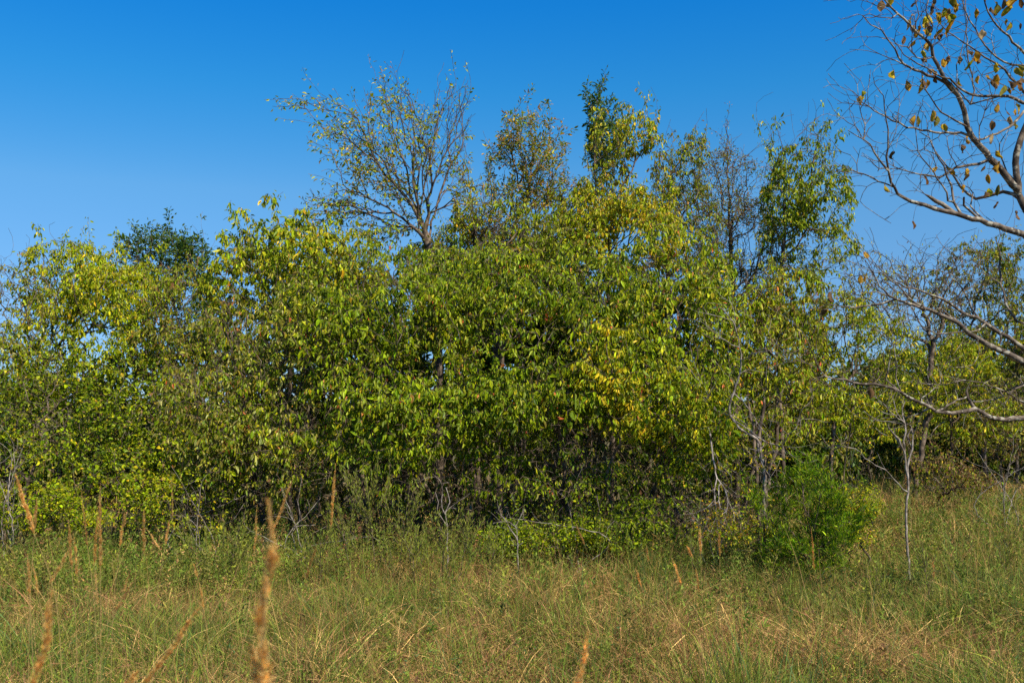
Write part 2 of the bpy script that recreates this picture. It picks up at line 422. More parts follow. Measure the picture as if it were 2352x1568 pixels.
tree('thicket_tree', 'green tree with bright yellow lower boughs behind the bare grey branches',
     [(1540, 780, 170, 200, 9.7, .8), (1480, 900, 140, 150, 9.1, .6), (1600, 950, 120, 130, 9.3, .6), (1560, 620, 130, 110, 10.2, .6)],
     [bx(1480, 10.2), bx(1570, 10.), bx(1530, 10.3)], 2600, dict(green=.3, lime=.32, ygreen=.2, yellow=.06, dgreen=.1, red=.01, orange=.01), 14, per=2.3, size=.07, dens=under(.5, 1.3, .05), gap=.39, group=TH, bareq=([(1540, 1040, 150, 90, 9.5, .5)], 260))
tree('thicket_tree', 'small tree with yellow leaves hanging low in front of the green crowns',
     [(1400, 880, 70, 55, 8.8, .25), (1450, 960, 60, 50, 8.8, .25), (1340, 850, 50, 30, 8.8, .2)], [bx(1430, 9.3)], 260,
     dict(ygreen=.5, yellow=.2, lime=.3), 15, per=2, size=.07, gap=.36, group=TH)
tree('thicket_tree', 'yellow green tree whose rounded top rises left of the sparse vase shaped tree',
     [(680, 590, 140, 85, 10.8, .8), (590, 650, 120, 90, 10.8, .7), (790, 600, 120, 90, 11., .7), (540, 560, 40, 40, 10.8, .3), (690, 500, 40, 22, 10.8, .3)],
     [bx(660, 11.2), bx(600, 11.2), bx(740, 11.3)], 1900, MIXY, 16, per=2.8, size=.075, gap=.40, group=TH)
tree('thicket_tree', 'red brown tinged tree between the green mass and the slender tree on the right',
     [(1740, 780, 150, 150, 10.8, .8), (1690, 660, 110, 90, 11.2, .7), (1800, 690, 110, 90, 11.2, .7), (1740, 920, 150, 110, 10.6, .7)],
     [bx(1700, 11.2), bx(1790, 11.3), bx(1750, 11.0)], 2100, dict(green=.26, lime=.25, olive=.2, ygreen=.15, brown=.08, red=.025, orange=.01, yellow=.03), 17, per=2.2, size=.068, dens=under(.3, 1.0), gap=.43, group=TH)

# left side
tree('thicket_tree', 'bright yellow green tree near the left edge with a domed top',
     [(150, 640, 110, 90, 11.2, .7), (250, 700, 120, 100, 11., .7), (200, 800, 180, 120, 10.9, .8), (330, 690, 80, 90, 11.4, .6)],
     [bx(130, 11.5), bx(190, 11.4), bx(260, 11.5)], 2300, dict(green=.2, lime=.36, ygreen=.34, yellow=.08), 21, per=2.7, size=.058, ratio=.42, gap=.42, group=TH)
tree('thicket_tree', 'thin grey green tree cut by the left edge with bare twiggy top',
     [(30, 720, 100, 110, 10.8, .7), (0, 850, 130, 130, 10.6, .7), (60, 640, 70, 60, 11.2, .5), (-90, 700, 90, 120, 10.8, .6)],
     [bx(60, 11.0), bx(-20, 11.0), bx(-80, 11.1)], 1700, dict(olive=.4, green=.25, pale=.08, lime=.15, brown=.08, ygreen=.04), 22, per=1.7, size=.052, ratio=.45, gap=.42, group=TH)
tree('thicket_tree', 'dark green upright tree rising behind the yellow green tree on the left',
     [(375, 590, 60, 75, 14.5, .6), (300, 590, 35, 60, 14.5, .5), (450, 600, 45, 60, 14.5, .5), (375, 700, 120, 110, 14.5, .7)],
     [bx(370, 14.8), bx(400, 14.8)], 1300, dict(dgreen=.5, blgreen=.3, green=.2), 23, per=3, size=.075, ratio=.4, droop=.1, gap=.36, group=TH, bf=.35)
tree('thicket_tree', 'brownish leafy tree between the yellow green tree and the olive tree',
     [(420, 720, 90, 110, 10.9, .6), (370, 860, 110, 130, 10.7, .6), (460, 800, 90, 110, 10.6, .5)],
     [bx(400, 11.2), bx(440, 11.2)], 1400, dict(olive=.38, green=.25, lime=.14, brown=.13, ygreen=.08, red=.015), 24, per=2., size=.055, gap=.42, group=TH)
SH = 'shrubs along the foot of the thicket'
tree('shrub', 'leafy vine covered shrub with round bright leaves at the left edge',
     [(90, 960, 140, 100, 10., .5), (220, 1000, 110, 90, 9.8, .5), (40, 1060, 100, 80, 9.8, .4), (160, 880, 120, 70, 10.3, .5)],
     [bx(60, 10.3), bx(140, 10.3), bx(220, 10.2)], 1700, MIXK, 31, cat='shrub', group=SH, per=1.9, size=.046, ratio=.72, droop=.25, gap=.44, upn=.8)
tree('shrub', 'leafy shrub of round bright leaves left of the olive tree',
     [(340, 960, 90, 110, 10., .4), (400, 1060, 100, 80, 9.6, .4), (300, 1080, 110, 60, 9.6, .4), (480, 1100, 80, 60, 9.4, .4)],
     [bx(340, 10.2), bx(400, 10.1), bx(300, 10.1)], 1500, MIXK, 32, cat='shrub', group=SH, per=1.9, size=.045, ratio=.7, droop=.25, gap=.44, upn=.8)
tree('shrub', 'low yellow green bramble spreading over the grass at lower left',
     [(120, 1165, 170, 55, 9.3, .35), (300, 1150, 150, 60, 9.2, .35), (430, 1165, 100, 60, 9.1, .3), (10, 1170, 110, 55, 9.4, .3)],
     [bx(20, 9.5), bx(120, 9.5), bx(220, 9.5), bx(300, 9.4), bx(420, 9.3)], 1900, dict(green=.3, lime=.3, ygreen=.26, yellow=.06, brown=.08), 33, cat='shrub', group=SH, per=1.7, size=.04, ratio=.6, droop=.1, gap=.36, upn=.9, tip=.001)
tree('shrub', 'low dark leafed shrub under the dark hollow in the centre',
     [(1260, 1225, 120, 36, 8.7, .3), (1180, 1240, 80, 32, 8.6, .3), (1370, 1215, 90, 45, 8.8, .3)],
     [bx(1250, 8.8), bx(1180, 8.8), bx(1350, 8.9), bx(1300, 8.7)], 750, dict(green=.4, lime=.3, dgreen=.2, ygreen=.1), 34, cat='shrub', group=SH, per=2.2, size=.036, ratio=.6, droop=.1, gap=.42, upn=.9, tip=.001)
tree('shrub', 'yellow leaved low shrub left of the young cedar',
     [(1725, 1160, 60, 55, 8.7, .3), (1660, 1200, 70, 55, 8.6, .3), (1760, 1220, 60, 60, 8.7, .25)],
     [bx(1720, 8.8), bx(1670, 8.7)], 900, dict(ygreen=.34, yellow=.2, lime=.3, brown=.16), 35, cat='shrub', group=SH, per=1.6, size=.036, ratio=.55, droop=.4, gap=.4, tip=.001)
tree('shrub', 'dark green shrub at the foot of the yellow boughs',
     [(1480, 1190, 80, 50, 8.9, .35), (1420, 1225, 70, 36, 8.7, .3), (1570, 1190, 60, 60, 9., .3)],
     [bx(1470, 9.1), bx(1550, 9.2), bx(1420, 9.)], 700, dict(green=.4, dgreen=.2, lime=.25, ygreen=.1, brown=.05), 36, cat='shrub', group=SH, per=2.4, size=.045, ratio=.5, droop=.4, gap=.42, tip=.001)
tree('shrub', 'golden flecked shrub behind the right side of the young cedar',
     [(1945, 1140, 50, 45, 8.9, .2), (1995, 1150, 32, 40, 8.9, .2), (1960, 1220, 50, 50, 8.9, .2)], [bx(1950, 9.), bx(1985, 9.)], 520,
     dict(green=.25, lime=.3, ygreen=.25, yellow=.15, gold=.05), 37, cat='shrub', group=SH, per=2.6, size=.026, ratio=.6, droop=.2, gap=.3, tip=.001)
tree('shrub', 'brown and yellow withered shrub beyond the grey sapling',
     [(2170, 1090, 70, 50, 13.5, .4), (2130, 1030, 60, 50, 14., .4), (2230, 1100, 60, 30, 13.5, .3)], [bx(2150, 14), bx(2200, 14)], 900,
     dict(brown=.4, olive=.25, green=.15, ygreen=.15, yellow=.05), 38, cat='shrub', group=SH, per=1.2, size=.05, ratio=.5, gap=.42, tip=.0014)

# right, farther back
D5 = lambda x, y: (1568 + x * .375, 588 + y * .375)
D4 = lambda x, y: (1764 + x * .375, y * .375)
D6 = lambda x, y: (1960 + x * .25, 627 + y * .25)
D2 = lambda x, y: (588 + x * .375, 49 + y * .375)
D3 = lambda x, y: (1274 + x * .375, 147 + y * .375)
def line(conv, pts, Y0, Y1=None):
    Y1 = Y0 if Y1 is None else Y1; n = len(pts)
    return [P(*conv(*p), Y0 + (Y1 - Y0) * k / max(1, n - 1)) for k, p in enumerate(pts)]
def foot(px, Y, dz=-.05):
    x = float(P(px, HORIZON, Y)[0]); return np.array([x, Y, float(ground_h(x, Y)) + dz])
tree('thicket_tree', 'slender stemmed yellow green tree behind the young cedar, its forked bough leaning right',
     [(1900, 740, 110, 90, 12.6, .7), (2010, 790, 110, 90, 12.6, .7), (1950, 880, 130, 80, 12.4, .6), (1860, 900, 90, 90, 12.2, .6)], [], 2000,
     dict(lime=.32, ygreen=.22, green=.28, yellow=.06, olive=.12), 41, per=2.1, size=.068, gap=.42, group=TH,
     lines=[[foot(1908, 12.5)] + line(D5, [(905, 1280), (935, 1000), (935, 850), (1000, 790), (1110, 610), (1220, 480)], 12.5, 12.9),
            [foot(1938, 12.7)] + line(D5, [(985, 1350), (1030, 1050), (1050, 880), (1040, 700), (980, 450)], 12.7, 12.5)])
tree('thicket_tree', 'yellow leaved low tree beyond the long bare bough on the right',
     [(2080, 900, 110, 70, 15.5, .7), (2180, 860, 110, 90, 15.5, .7), (2000, 960, 100, 60, 15., .6), (2250, 960, 110, 60, 15.5, .6)],
     [bx(2080, 15.8), bx(2180, 15.8), bx(2000, 15.6)], 1800, dict(lime=.34, ygreen=.26, yellow=.06, green=.34), 42, per=2.6, size=.07, gap=.4, group=TH)
tree('thicket_tree', 'olive leaved tree behind the bare tree at the right edge',
     [(2250, 660, 110, 110, 17, .9), (2340, 690, 120, 140, 17, .9), (2300, 600, 60, 40, 17, .6), (2280, 830, 130, 100, 16.6, .9), (2330, 600, 80, 50, 16.8, .7), (2200, 900, 110, 80, 16.4, .8), (2200, 780, 80, 70, 17, .7), (2420, 860, 110, 120, 17, .9)],
     [bx(2260, 17.4), bx(2330, 17.3), bx(2420, 17.4)], 4200, dict(olive=.4, green=.25, dgreen=.1, ygreen=.15, brown=.1), 43, per=2.2, size=.07, gap=.43, group=TH, tip=.002, thr=.005)
tree('thicket_tree', 'nearly leafless twiggy tree standing in the blue gap on the right',
     [(2080, 690, 120, 100, 15, .7), (2150, 640, 80, 90, 15, .6), (2010, 650, 80, 80, 15, .6), (2230, 640, 60, 80, 15, .5)], [bx(2070, 15.2), bx(2110, 15.2), bx(2190, 15.3)], 2000,
     dict(olive=.4, ygreen=.4, brown=.2), 44, per=.3, size=.06, gap=.3, group=TH, tip=.0022, thr=.005)
tree('thicket_tree', 'small dark twiggy tree in the shade at the right edge',
     [(2290, 1000, 90, 60, 15.5, .6), (2370, 980, 80, 80, 15.5, .6)], [bx(2300, 15.7), bx(2370, 15.7)], 800,
     dict(brown=.35, olive=.4, green=.25), 45, per=1.0, size=.07, gap=.3, group=TH, tip=.002, thr=.005)

# tall sparse trees against the sky
tree('thicket_tree', 'tall vase shaped tree with sparse gold leaves and long limb reaching left',
     [(900, 330, 110, 120, 12, .8), (800, 380, 70, 130, 12, .6), (1020, 330, 70, 110, 12, .6), (740, 470, 60, 60, 12, .5), (880, 480, 120, 80, 12, .7), (720, 240, 60, 18, 12, .3), (640, 235, 30, 12, 12, .2), (1080, 460, 60, 60, 12, .5), (760, 330, 60, 60, 12, .5), (900, 220, 60, 40, 12, .4), (1050, 240, 50, 50, 12, .4)], [], 2000,
     MIXV, 51, per=.8, size=.056, ratio=.5, gap=.32, group=TH, tip=.0021, thr=.0046, bf=.42, droop=.4, angle=1.3, sag=-.15, shell=.3,
     lines=[[foot(1015, 12.0)] + [P(1008, 900, 12), P(1010, 700, 12)] + line(D2, [(1090, 1500), (1060, 1380), (1070, 1270), (1090, 1180), (1150, 1000), (1190, 880), (1180, 740), (1230, 600), (1290, 420), (1300, 360)], 12, 12.4),
            line(D2, [(1060, 1380), (1000, 1290), (930, 1230), (850, 1170), (700, 1090), (590, 1050), (490, 990), (410, 950), (320, 935)], 12, 11.6),
            line(D2, [(1055, 1330), (1010, 1230), (950, 1130), (870, 1020), (800, 940), (740, 870), (690, 770), (640, 650), (600, 570), (520, 520), (450, 480), (390, 440)], 12, 12.),
            line(D2, [(1040, 1280), (980, 1150), (940, 1050), (920, 900), (880, 790), (840, 650), (800, 520), (760, 400), (700, 260), (690, 200)], 12, 12.5),
            line(D2, [(1060, 1250), (1050, 1100), (1080, 1000), (1070, 850), (1110, 600), (1090, 420)], 12, 11.7),
            line(D2, [(1050, 1300), (990, 1100), (960, 900), (970, 700), (940, 500), (860, 350), (830, 260)], 12, 12.2),
            line(D2, [(740, 870), (640, 790), (520, 690), (400, 640), (250, 610), (130, 590)], 12, 11.6),
            line(D2, [(600, 570), (500, 560), (400, 530), (300, 490), (180, 470), (50, 480)], 12, 11.7)])
tree('thicket_tree', 'second tall sparse tree with brown tipped flame shaped crown',
     [(1130, 560, 70, 70, 12.4, .4), (1210, 330, 70, 80, 12.6, .5), (1255, 400, 65, 100, 12.6, .6), (1165, 400, 55, 100, 12.6, .5), (1200, 500, 130, 100, 12.6, .6), (1300, 480, 50, 90, 12.6, .4), (1200, 620, 160, 80, 12.6, .5)], [], 2300,
     dict(olive=.3, green=.3, gold=.15, brown=.1, ygreen=.15), 52, per=2.5, size=.06, gap=.38, group=TH, tip=.0019, thr=.0045, sag=-.25, bf=.4, droop=.2,
     lines=[[foot(1150, 12.6), P(1140, 800, 12.6)] + line(D2, [(1560, 1330), (1640, 1150), (1680, 950), (1690, 750), (1650, 480)], 12.6, 12.8),
            line(D2, [(1640, 1150), (1600, 950), (1560, 800), (1540, 600)], 12.6), line(D2, [(1680, 950), (1770, 800), (1800, 650), (1790, 480)], 12.6)])
tree('thicket_tree', 'tall yellow leaved tree with a dark green tip right of the centre',
     [(1400, 350, 60, 60, 11.8, .5), (1460, 300, 45, 55, 11.8, .4), (1400, 450, 80, 80, 11.8, .6), (1450, 540, 130, 90, 11.6, .7), (1350, 500, 70, 90, 11.8, .5), (1500, 330, 22, 60, 11.8, .2), (1500, 450, 60, 80, 11.8, .4)], [], 2300,
     dict(green=.25, ygreen=.32, gold=.03, yellow=.10, lime=.26, brown=.04), 53, per=2.1, size=.068, gap=.42, group=TH, bf=.35,
     lines=[[foot(1400, 11.8), P(1410, 850, 11.8), P(1400, 650, 11.8), P(1405, 500, 11.8), P(1440, 410, 11.8), P(1490, 320, 11.9), P(1510, 250, 11.9), P(1495, 200, 11.9)],
            [P(1402, 560, 11.8), P(1370, 440, 11.7), P(1368, 330, 11.7), P(1360, 240, 11.7)]])
tree('thicket_tree', 'narrow dark green treetop poking up behind the tall yellow leaved tree',
     [(1368, 270, 22, 42, 13, .3), (1390, 330, 40, 60, 13, .4)], [bx(1390, 13)], 420, dict(dgreen=.5, blgreen=.3, green=.2), 54, per=3, size=.065, droop=.2, gap=.3, group=TH, bf=.35)
tree('thicket_tree', 'sparse twiggy tree with a crooked leading shoot between the tall yellow and brown twig trees',
     [(1560, 410, 70, 80, 12.2, .5), (1570, 520, 100, 110, 12.2, .6), (1600, 340, 28, 50, 12.2, .3), (1560, 640, 110, 60, 12.2, .5)], [], 1700,
     dict(olive=.35, green=.3, lime=.15, brown=.15, ygreen=.05), 55, per=1.9, size=.055, gap=.38, group=TH, bf=.3, tip=.0019, thr=.0045, sag=-.25,
     lines=[[foot(1530, 12.2), P(1535, 800, 12.2)] + line(D3, [(690, 920), (715, 690), (790, 560), (830, 430), (915, 290)], 12.2)])
tree('thicket_tree', 'feathery brown twig tree with small pale leaves left of the open green tree',
     [(1670, 430, 80, 90, 12.5, .5), (1690, 540, 120, 100, 12.4, .6), (1668, 320, 12, 50, 12.5, .15), (1740, 440, 50, 80, 12.5, .4), (1700, 640, 120, 60, 12.4, .5)], [], 2500,
     dict(olive=.35, brown=.3, green=.2, pale=.1, blgreen=.05), 56, per=1.7, size=.042, gap=.36, group=TH, bf=.4, tip=.0019, thr=.0045, sag=-.25, droop=.1,
     lines=[[foot(1690, 12.5), P(1688, 800, 12.5), P(1680, 600, 12.5), P(1672, 420, 12.5), P(1668, 275, 12.5)]])
tree('thicket_tree', 'open green tree with dark forked stems rightmost of the tall trees',
     [(1850, 400, 70, 90, 11.8, .6), (1900, 470, 60, 90, 11.8, .5), (1800, 470, 50, 100, 11.8, .5), (1850, 560, 120, 80, 11.8, .6), (1780, 330, 20, 60, 11.8, .2), (1875, 300, 30, 30, 11.8, .3), (1940, 430, 25, 60, 11.8, .2)], [], 1900,
     dict(green=.42, lime=.25, ygreen=.18, dgreen=.1, yellow=.05), 57, per=2.1, size=.066, ratio=.36, gap=.42, group=TH, bf=.2, angle=.9,
     lines=[[foot(1800, 11.8), P(1790, 800, 11.8), P(1795, 620, 11.8)] + line(D3, [(1410, 1050), (1410, 900), (1430, 840), (1370, 750), (1350, 600), (1280, 480), (1240, 370), (1238, 240)], 11.8),
            line(D3, [(1410, 1060), (1530, 950), (1590, 830), (1570, 700), (1590, 560), (1620, 420), (1600, 300)], 11.8, 12.1),
            line(D3, [(1430, 840), (1540, 760), (1640, 680), (1690, 560), (1745, 400)], 11.8, 11.5),
            line(D3, [(1530, 950), (1650, 800), (1760, 700), (1830, 620)], 11.8, 11.6), line(D3, [(1500, 760), (1480, 560), (1460, 400), (1445, 280)], 11.9)])
tree('thicket_tree', 'twiggy treetop with gold flecks between the two tall sparse trees',
     [(1100, 480, 60, 70, 12.3, .4), (1090, 570, 110, 80, 12.2, .5), (1060, 420, 20, 50, 12.3, .2), (990, 600, 80, 50, 12.2, .4)], [], 1700,
     MIXV, 58, per=2.2, size=.055, gap=.38, group=TH, bf=.4, tip=.0019, thr=.0045, sag=-.2, lines=[[foot(1100, 12.3), P(1095, 800, 12.3), P(1092, 600, 12.3), P(1085, 480, 12.3), P(1075, 400, 12.3)]])
tree('thicket_tree', 'green topped tree rising between the second sparse tree and the tall yellow leaved tree',
     [(1270, 560, 100, 80, 11.6, .6), (1180, 590, 100, 80, 11.5, .6), (1020, 620, 90, 60, 11.3, .5)], [bx(1240, 11.8), bx(1290, 11.8), bx(1100, 11.6)], 1900,
     dict(green=.4, lime=.3, olive=.2, ygreen=.1), 59, per=2.2, size=.068, gap=.4, group=TH)
# back row closing the view behind the front trees
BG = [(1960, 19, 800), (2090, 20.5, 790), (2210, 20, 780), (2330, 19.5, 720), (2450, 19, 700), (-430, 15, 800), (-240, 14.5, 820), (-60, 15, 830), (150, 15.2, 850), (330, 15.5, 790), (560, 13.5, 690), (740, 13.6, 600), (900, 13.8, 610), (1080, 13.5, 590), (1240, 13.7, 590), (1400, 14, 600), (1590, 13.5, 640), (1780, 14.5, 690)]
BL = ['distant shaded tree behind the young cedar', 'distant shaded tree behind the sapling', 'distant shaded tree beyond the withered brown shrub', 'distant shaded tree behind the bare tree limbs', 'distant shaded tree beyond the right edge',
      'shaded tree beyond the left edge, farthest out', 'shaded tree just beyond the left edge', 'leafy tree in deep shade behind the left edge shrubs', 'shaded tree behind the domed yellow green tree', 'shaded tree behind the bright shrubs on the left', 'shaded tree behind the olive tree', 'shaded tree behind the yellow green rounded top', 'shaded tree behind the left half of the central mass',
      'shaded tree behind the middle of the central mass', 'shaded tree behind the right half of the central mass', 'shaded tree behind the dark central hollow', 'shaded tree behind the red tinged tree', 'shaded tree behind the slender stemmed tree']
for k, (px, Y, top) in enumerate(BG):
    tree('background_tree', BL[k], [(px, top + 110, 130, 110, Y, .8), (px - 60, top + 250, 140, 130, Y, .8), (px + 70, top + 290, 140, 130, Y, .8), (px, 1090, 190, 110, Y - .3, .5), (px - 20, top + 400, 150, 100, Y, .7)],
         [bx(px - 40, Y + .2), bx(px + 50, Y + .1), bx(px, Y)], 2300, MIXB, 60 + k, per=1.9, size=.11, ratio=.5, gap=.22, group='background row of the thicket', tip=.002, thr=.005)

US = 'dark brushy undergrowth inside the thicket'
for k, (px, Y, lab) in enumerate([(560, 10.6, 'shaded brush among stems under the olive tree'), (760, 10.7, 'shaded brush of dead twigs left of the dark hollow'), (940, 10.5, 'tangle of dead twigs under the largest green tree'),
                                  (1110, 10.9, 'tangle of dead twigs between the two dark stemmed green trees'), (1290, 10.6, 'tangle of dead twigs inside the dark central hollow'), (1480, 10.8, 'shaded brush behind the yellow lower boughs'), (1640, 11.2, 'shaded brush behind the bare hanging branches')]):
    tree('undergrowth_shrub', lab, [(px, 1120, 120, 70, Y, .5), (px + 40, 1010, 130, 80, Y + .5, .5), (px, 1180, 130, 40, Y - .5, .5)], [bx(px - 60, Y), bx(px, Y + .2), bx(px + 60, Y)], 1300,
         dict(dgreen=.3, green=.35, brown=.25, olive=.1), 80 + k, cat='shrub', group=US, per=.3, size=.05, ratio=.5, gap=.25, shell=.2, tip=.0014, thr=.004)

# ------------------------------------------------------------------ young cedar
def cedar():
    Y = 8.4; rg = np.random.default_rng(5); s = Skel(); c = foot(1868, Y, -.03)
    s.add_line([c, P(1862, 1180, Y), P(1858, 1040, Y)], rg=rg)
    for dx, top in ((-60, 1120), (45, 1085), (80, 1140), (-30, 1070), (20, 1060)):
        s.add_line([P(1865 + dx * .1, 1230, Y), P(1865 + dx * .7, (1230 + top) / 2, Y + rg.normal(0, .12)), P(1865 + dx, top, Y + rg.normal(0, .15))], rg=rg)
    ells = [(1860, 1150, 75, 85, Y, .36), (1905, 1190, 65, 60, Y, .3), (1800, 1175, 55, 50, Y, .28), (1855, 1060, 28, 45, Y, .14), (1930, 1140, 35, 45, Y, .2), (1880, 1240, 85, 45, Y, .3), (1785, 1235, 45, 40, Y, .2), (1850, 1280, 90, 40, Y, .3), (1965, 1190, 25, 30, Y, .15), (1745, 1150, 22, 30, Y, .12), (1800, 1095, 25, 30, Y, .15)]
    T = ell_targets(ells, 1900, rg, gap=.50, shell=.45, gs=4.2, seed=9)
    up = T[rg.integers(len(T), size=520)]; T = np.concatenate([T, up + rg.uniform(.03, .2, (520, 1)) * norm(up - P(1865, 1260, Y) + [0, 0, .2])])
    s.grow(T, bf=.35, rg=rg, seg=.06, sag=-.15); s.radii(.0009, p=2.3)
    rt = root('young_cedar', (c[0], c[1], 0), 'bushy bright green young cedar with feathery sprays at the meadow edge', 'cedar')
    v, q, z = s.mesh(4); link_mesh('trunk', v, q, z, M_BARK, rt)
    PAL['ced'] = (.17, .29, .006); PAL['ced2'] = (.32, .40, .010); PAL['ced3'] = (.045, .12, .008)
    add_leaves(s, rg, per=8, size=.034, ratio=.12, droop=-.5, thr=.0022, mix=dict(ced3=.2, ced=.45, ced2=.3, ygreen=.05), seed=4, parent=rt, mat=M_NEEDLE, spread=.018, name='crown', pet=0, clump=-9, face=.3)
cedar()

# ------------------------------------------------------------------ bare grey wood
def traced(name, label, cat, lines, bark, twig=None, tip=.0012, seed=1, ground=None, sides=6, seg=.06, extra_leaf=None, group=None, maxr=.1, jit=.004, p=2.2, wig=.05, bf=.05, angle=1.4, rs=1.0):
    rg = np.random.default_rng(seed); s = Skel()
    for k, (pts, r0, r1) in enumerate(lines):
        r0 *= rs; r1 *= rs
        s.add_line(pts, seg=seg, r0=r0, r1=r1, jit=jit, rg=rg, attach=k > 0)
    if twig is not None: s.grow(twig(s, rg), bf=bf, rg=rg, seg=seg, angle=angle, wig=wig)
    s.radii(tip, p=p, maxr=maxr)
    loc = np.array(s.pos[0]); loc[2] = max(loc[2], -.1)
    rt = root(name, loc, label, cat, group)
    v, q, z = s.mesh(sides); link_mesh('trunk', v, q, z, bark, rt)
    if extra_leaf: extra_leaf(s, rt, rg)
    return s, rt

def around(n, lo, hi, rmax=.02, up=.3, zmin=-9, flt=None):
    def f(s, rg):
        pos = np.array(s.pos); r = np.array(s.rad); dr = np.array(s.dir)
        ok = np.where((r < rmax) & (pos[:, 2] > zmin))[0]
        if flt is not None: ok = ok[flt(pos[ok])]
        i = rg.choice(ok, n); l = lo + (hi - lo) * rg.random((n, 1)) ** 1.6
        d = norm(norm(rg.normal(0, 1, (n, 3))) + dr[i] * .9 + np.array([0, 0, up]))
        return pos[i] + d * l
    return f

Yd = 9.0
traced('dead_tree', 'leaning bare grey dead tree with sprays of pale twigs in front of the yellow boughs', 'dead tree',
    [([foot(1748, Yd)] + line(D5, [(500, 1400), (480, 1200), (450, 1110), (380, 1080), (290, 980), (300, 870), (350, 720), (355, 600), (330, 460), (305, 400), (240, 320)], Yd, Yd - .1), .014, .004),
     (line(D5, [(305, 400), (230, 370), (135, 350)], Yd - .1), .005, .002),
     (line(D5, [(375, 650), (420, 600), (540, 575), (575, 535)], Yd - .1, Yd - .3), .005, .0015),
     (line(D5, [(340, 570), (260, 520), (180, 460), (110, 400)], Yd - .1, Yd - .2), .005, .0015),
     (line(D5, [(290, 980), (200, 940), (120, 850), (100, 760), (30, 690)], Yd, Yd - .2), .006, .0015),
     (line(D5, [(130, 900), (200, 780)], Yd - .1), .004, .002),
     (line(D5, [(290, 985), (400, 1060), (520, 1140), (640, 1170), (740, 1165)], Yd, Yd - .2), .006, .0015),
     (line(D5, [(290, 985), (260, 1060), (300, 1150), (400, 1200), (450, 1260)], Yd, Yd + .1), .006, .0015),
     (line(D5, [(350, 870), (420, 960), (480, 1050), (560, 1120)], Yd, Yd - .2), .005, .0015),
     (line(D5, [(450, 1110), (470, 1230), (520, 1330), (580, 1410)], Yd, Yd - .2), .008, .002),
     (line(D5, [(270, 960), (380, 1020), (440, 1110)], Yd + .1, Yd), .005, .002),
     (line(D5, [(620, 1170), (640, 1100), (700, 1050), (720, 960)], Yd - .2), .004, .0015)],
    M_DEAD, twig=around(330, .05, .42, rmax=.012, up=-.05), tip=.0013, seed=3)
traced('dead_tree', 'dark double trunk standing behind the leaning grey dead tree', 'dead tree',
    [([foot(1738, 9.4)] + line(D5, [(455, 1390), (435, 1180), (440, 1120), (400, 900)], 9.4), .02, .014), ([foot(1756, 9.3)] + line(D5, [(505, 1440), (480, 1200), (470, 1100), (500, 900)], 9.3), .023, .014)], M_BARK, twig=around(60, .1, .5, rmax=.04), seed=4)
traced('fallen_branch', 'forked pale dead branch hanging down beside the dark hollow', 'branch',
    [(line(D5, [(170, 1090), (180, 1190), (195, 1290), (215, 1355), (255, 1420), (278, 1500), (270, 1560)], 7.9, 7.6), .008, .003), (line(D5, [(215, 1355), (200, 1420), (195, 1490), (150, 1540)], 7.7), .006, .003),
     (line(D5, [(222, 1370), (225, 1450), (230, 1540)], 7.7, 7.5), .005, .003), (line(D5, [(275, 1480), (310, 1560)], 7.6), .004, .002)], M_DEAD, twig=around(40, .05, .25), seed=5)
Ys = 8.6
traced('bare_sapling', 'thin grey leafless sapling with forked top standing in the grass on the right', 'sapling',
    [([foot(2082, Ys)] + line(D5, [(1370, 1640), (1372, 1500), (1380, 1400), (1370, 1300), (1355, 1200), (1352, 1130)], Ys), .013, .008),
     (line(D5, [(1380, 1340), (1385, 1250), (1405, 1180), (1412, 1090), (1400, 1040)], Ys), .012, .004),
     (line(D5, [(1352, 1190), (1320, 1120), (1275, 1070), (1255, 1030)], Ys, Ys - .2), .012, .004),
     (line(D5, [(1360, 1230), (1340, 1160), (1270, 1060), (1250, 1100), (1180, 1050)], Ys, Ys + .2), .006, .002),
     (line(D5, [(1355, 1140), (1365, 1080), (1360, 1020), (1345, 930), (1360, 890)], Ys), .009, .003),
     (line(D5, [(1360, 1020), (1300, 980), (1240, 920), (1190, 870)], Ys, Ys - .3), .006, .002),
     (line(D5, [(1350, 1010), (1310, 950), (1280, 850)], Ys), .005, .002),
     (line(D5, [(1360, 1020), (1260, 1020), (1180, 1000), (1110, 950)], Ys, Ys + .2), .005, .002),
     (line(D5, [(1365, 1460), (1320, 1400), (1240, 1310), (1150, 1260), (1050, 1180), (930, 1160)], Ys, Ys - .2), .006, .002),
     (line(D5, [(1412, 1090), (1440, 1020), (1470, 950)], Ys, Ys - .1), .004, .002),
     (line(D5, [(1400, 1180), (1380, 1100), (1400, 1060)], Ys, Ys + .1), .005, .003)],
    M_DEAD, twig=around(90, .04, .28, rmax=.008, up=.2, zmin=.9), tip=.001, seed=6)
D7 = lambda x, y: (784 + x * .375, 882 + y * .375)
traced('dead_shrub', 'small white dead forked twig at the foot of the dark hollow', 'dead shrub',
    [([foot(1030, 8.2)] + line(D7, [(650, 870), (640, 780), (665, 720), (640, 630)], 8.2), .007, .003), (line(D7, [(645, 800), (620, 760), (620, 650)], 8.2), .005, .002), (line(D7, [(630, 850), (590, 770), (595, 720), (575, 660)], 8.2), .005, .002)], M_DEAD, twig=around(25, .05, .2), seed=7)
traced('dead_shrub', 'small pale dead forked twig right of the white one below the hollow', 'dead shrub',
    [([foot(1188, 8.1)] + line(D7, [(1080, 960), (1070, 870), (1095, 810), (1120, 760)], 8.1), .006, .002), (line(D7, [(1085, 960), (1050, 900), (1010, 840), (965, 770)], 8.1), .005, .002), (line(D7, [(1070, 870), (1030, 840), (930, 850)], 8.1), .004, .002)], M_DEAD, twig=around(25, .05, .2), seed=8)

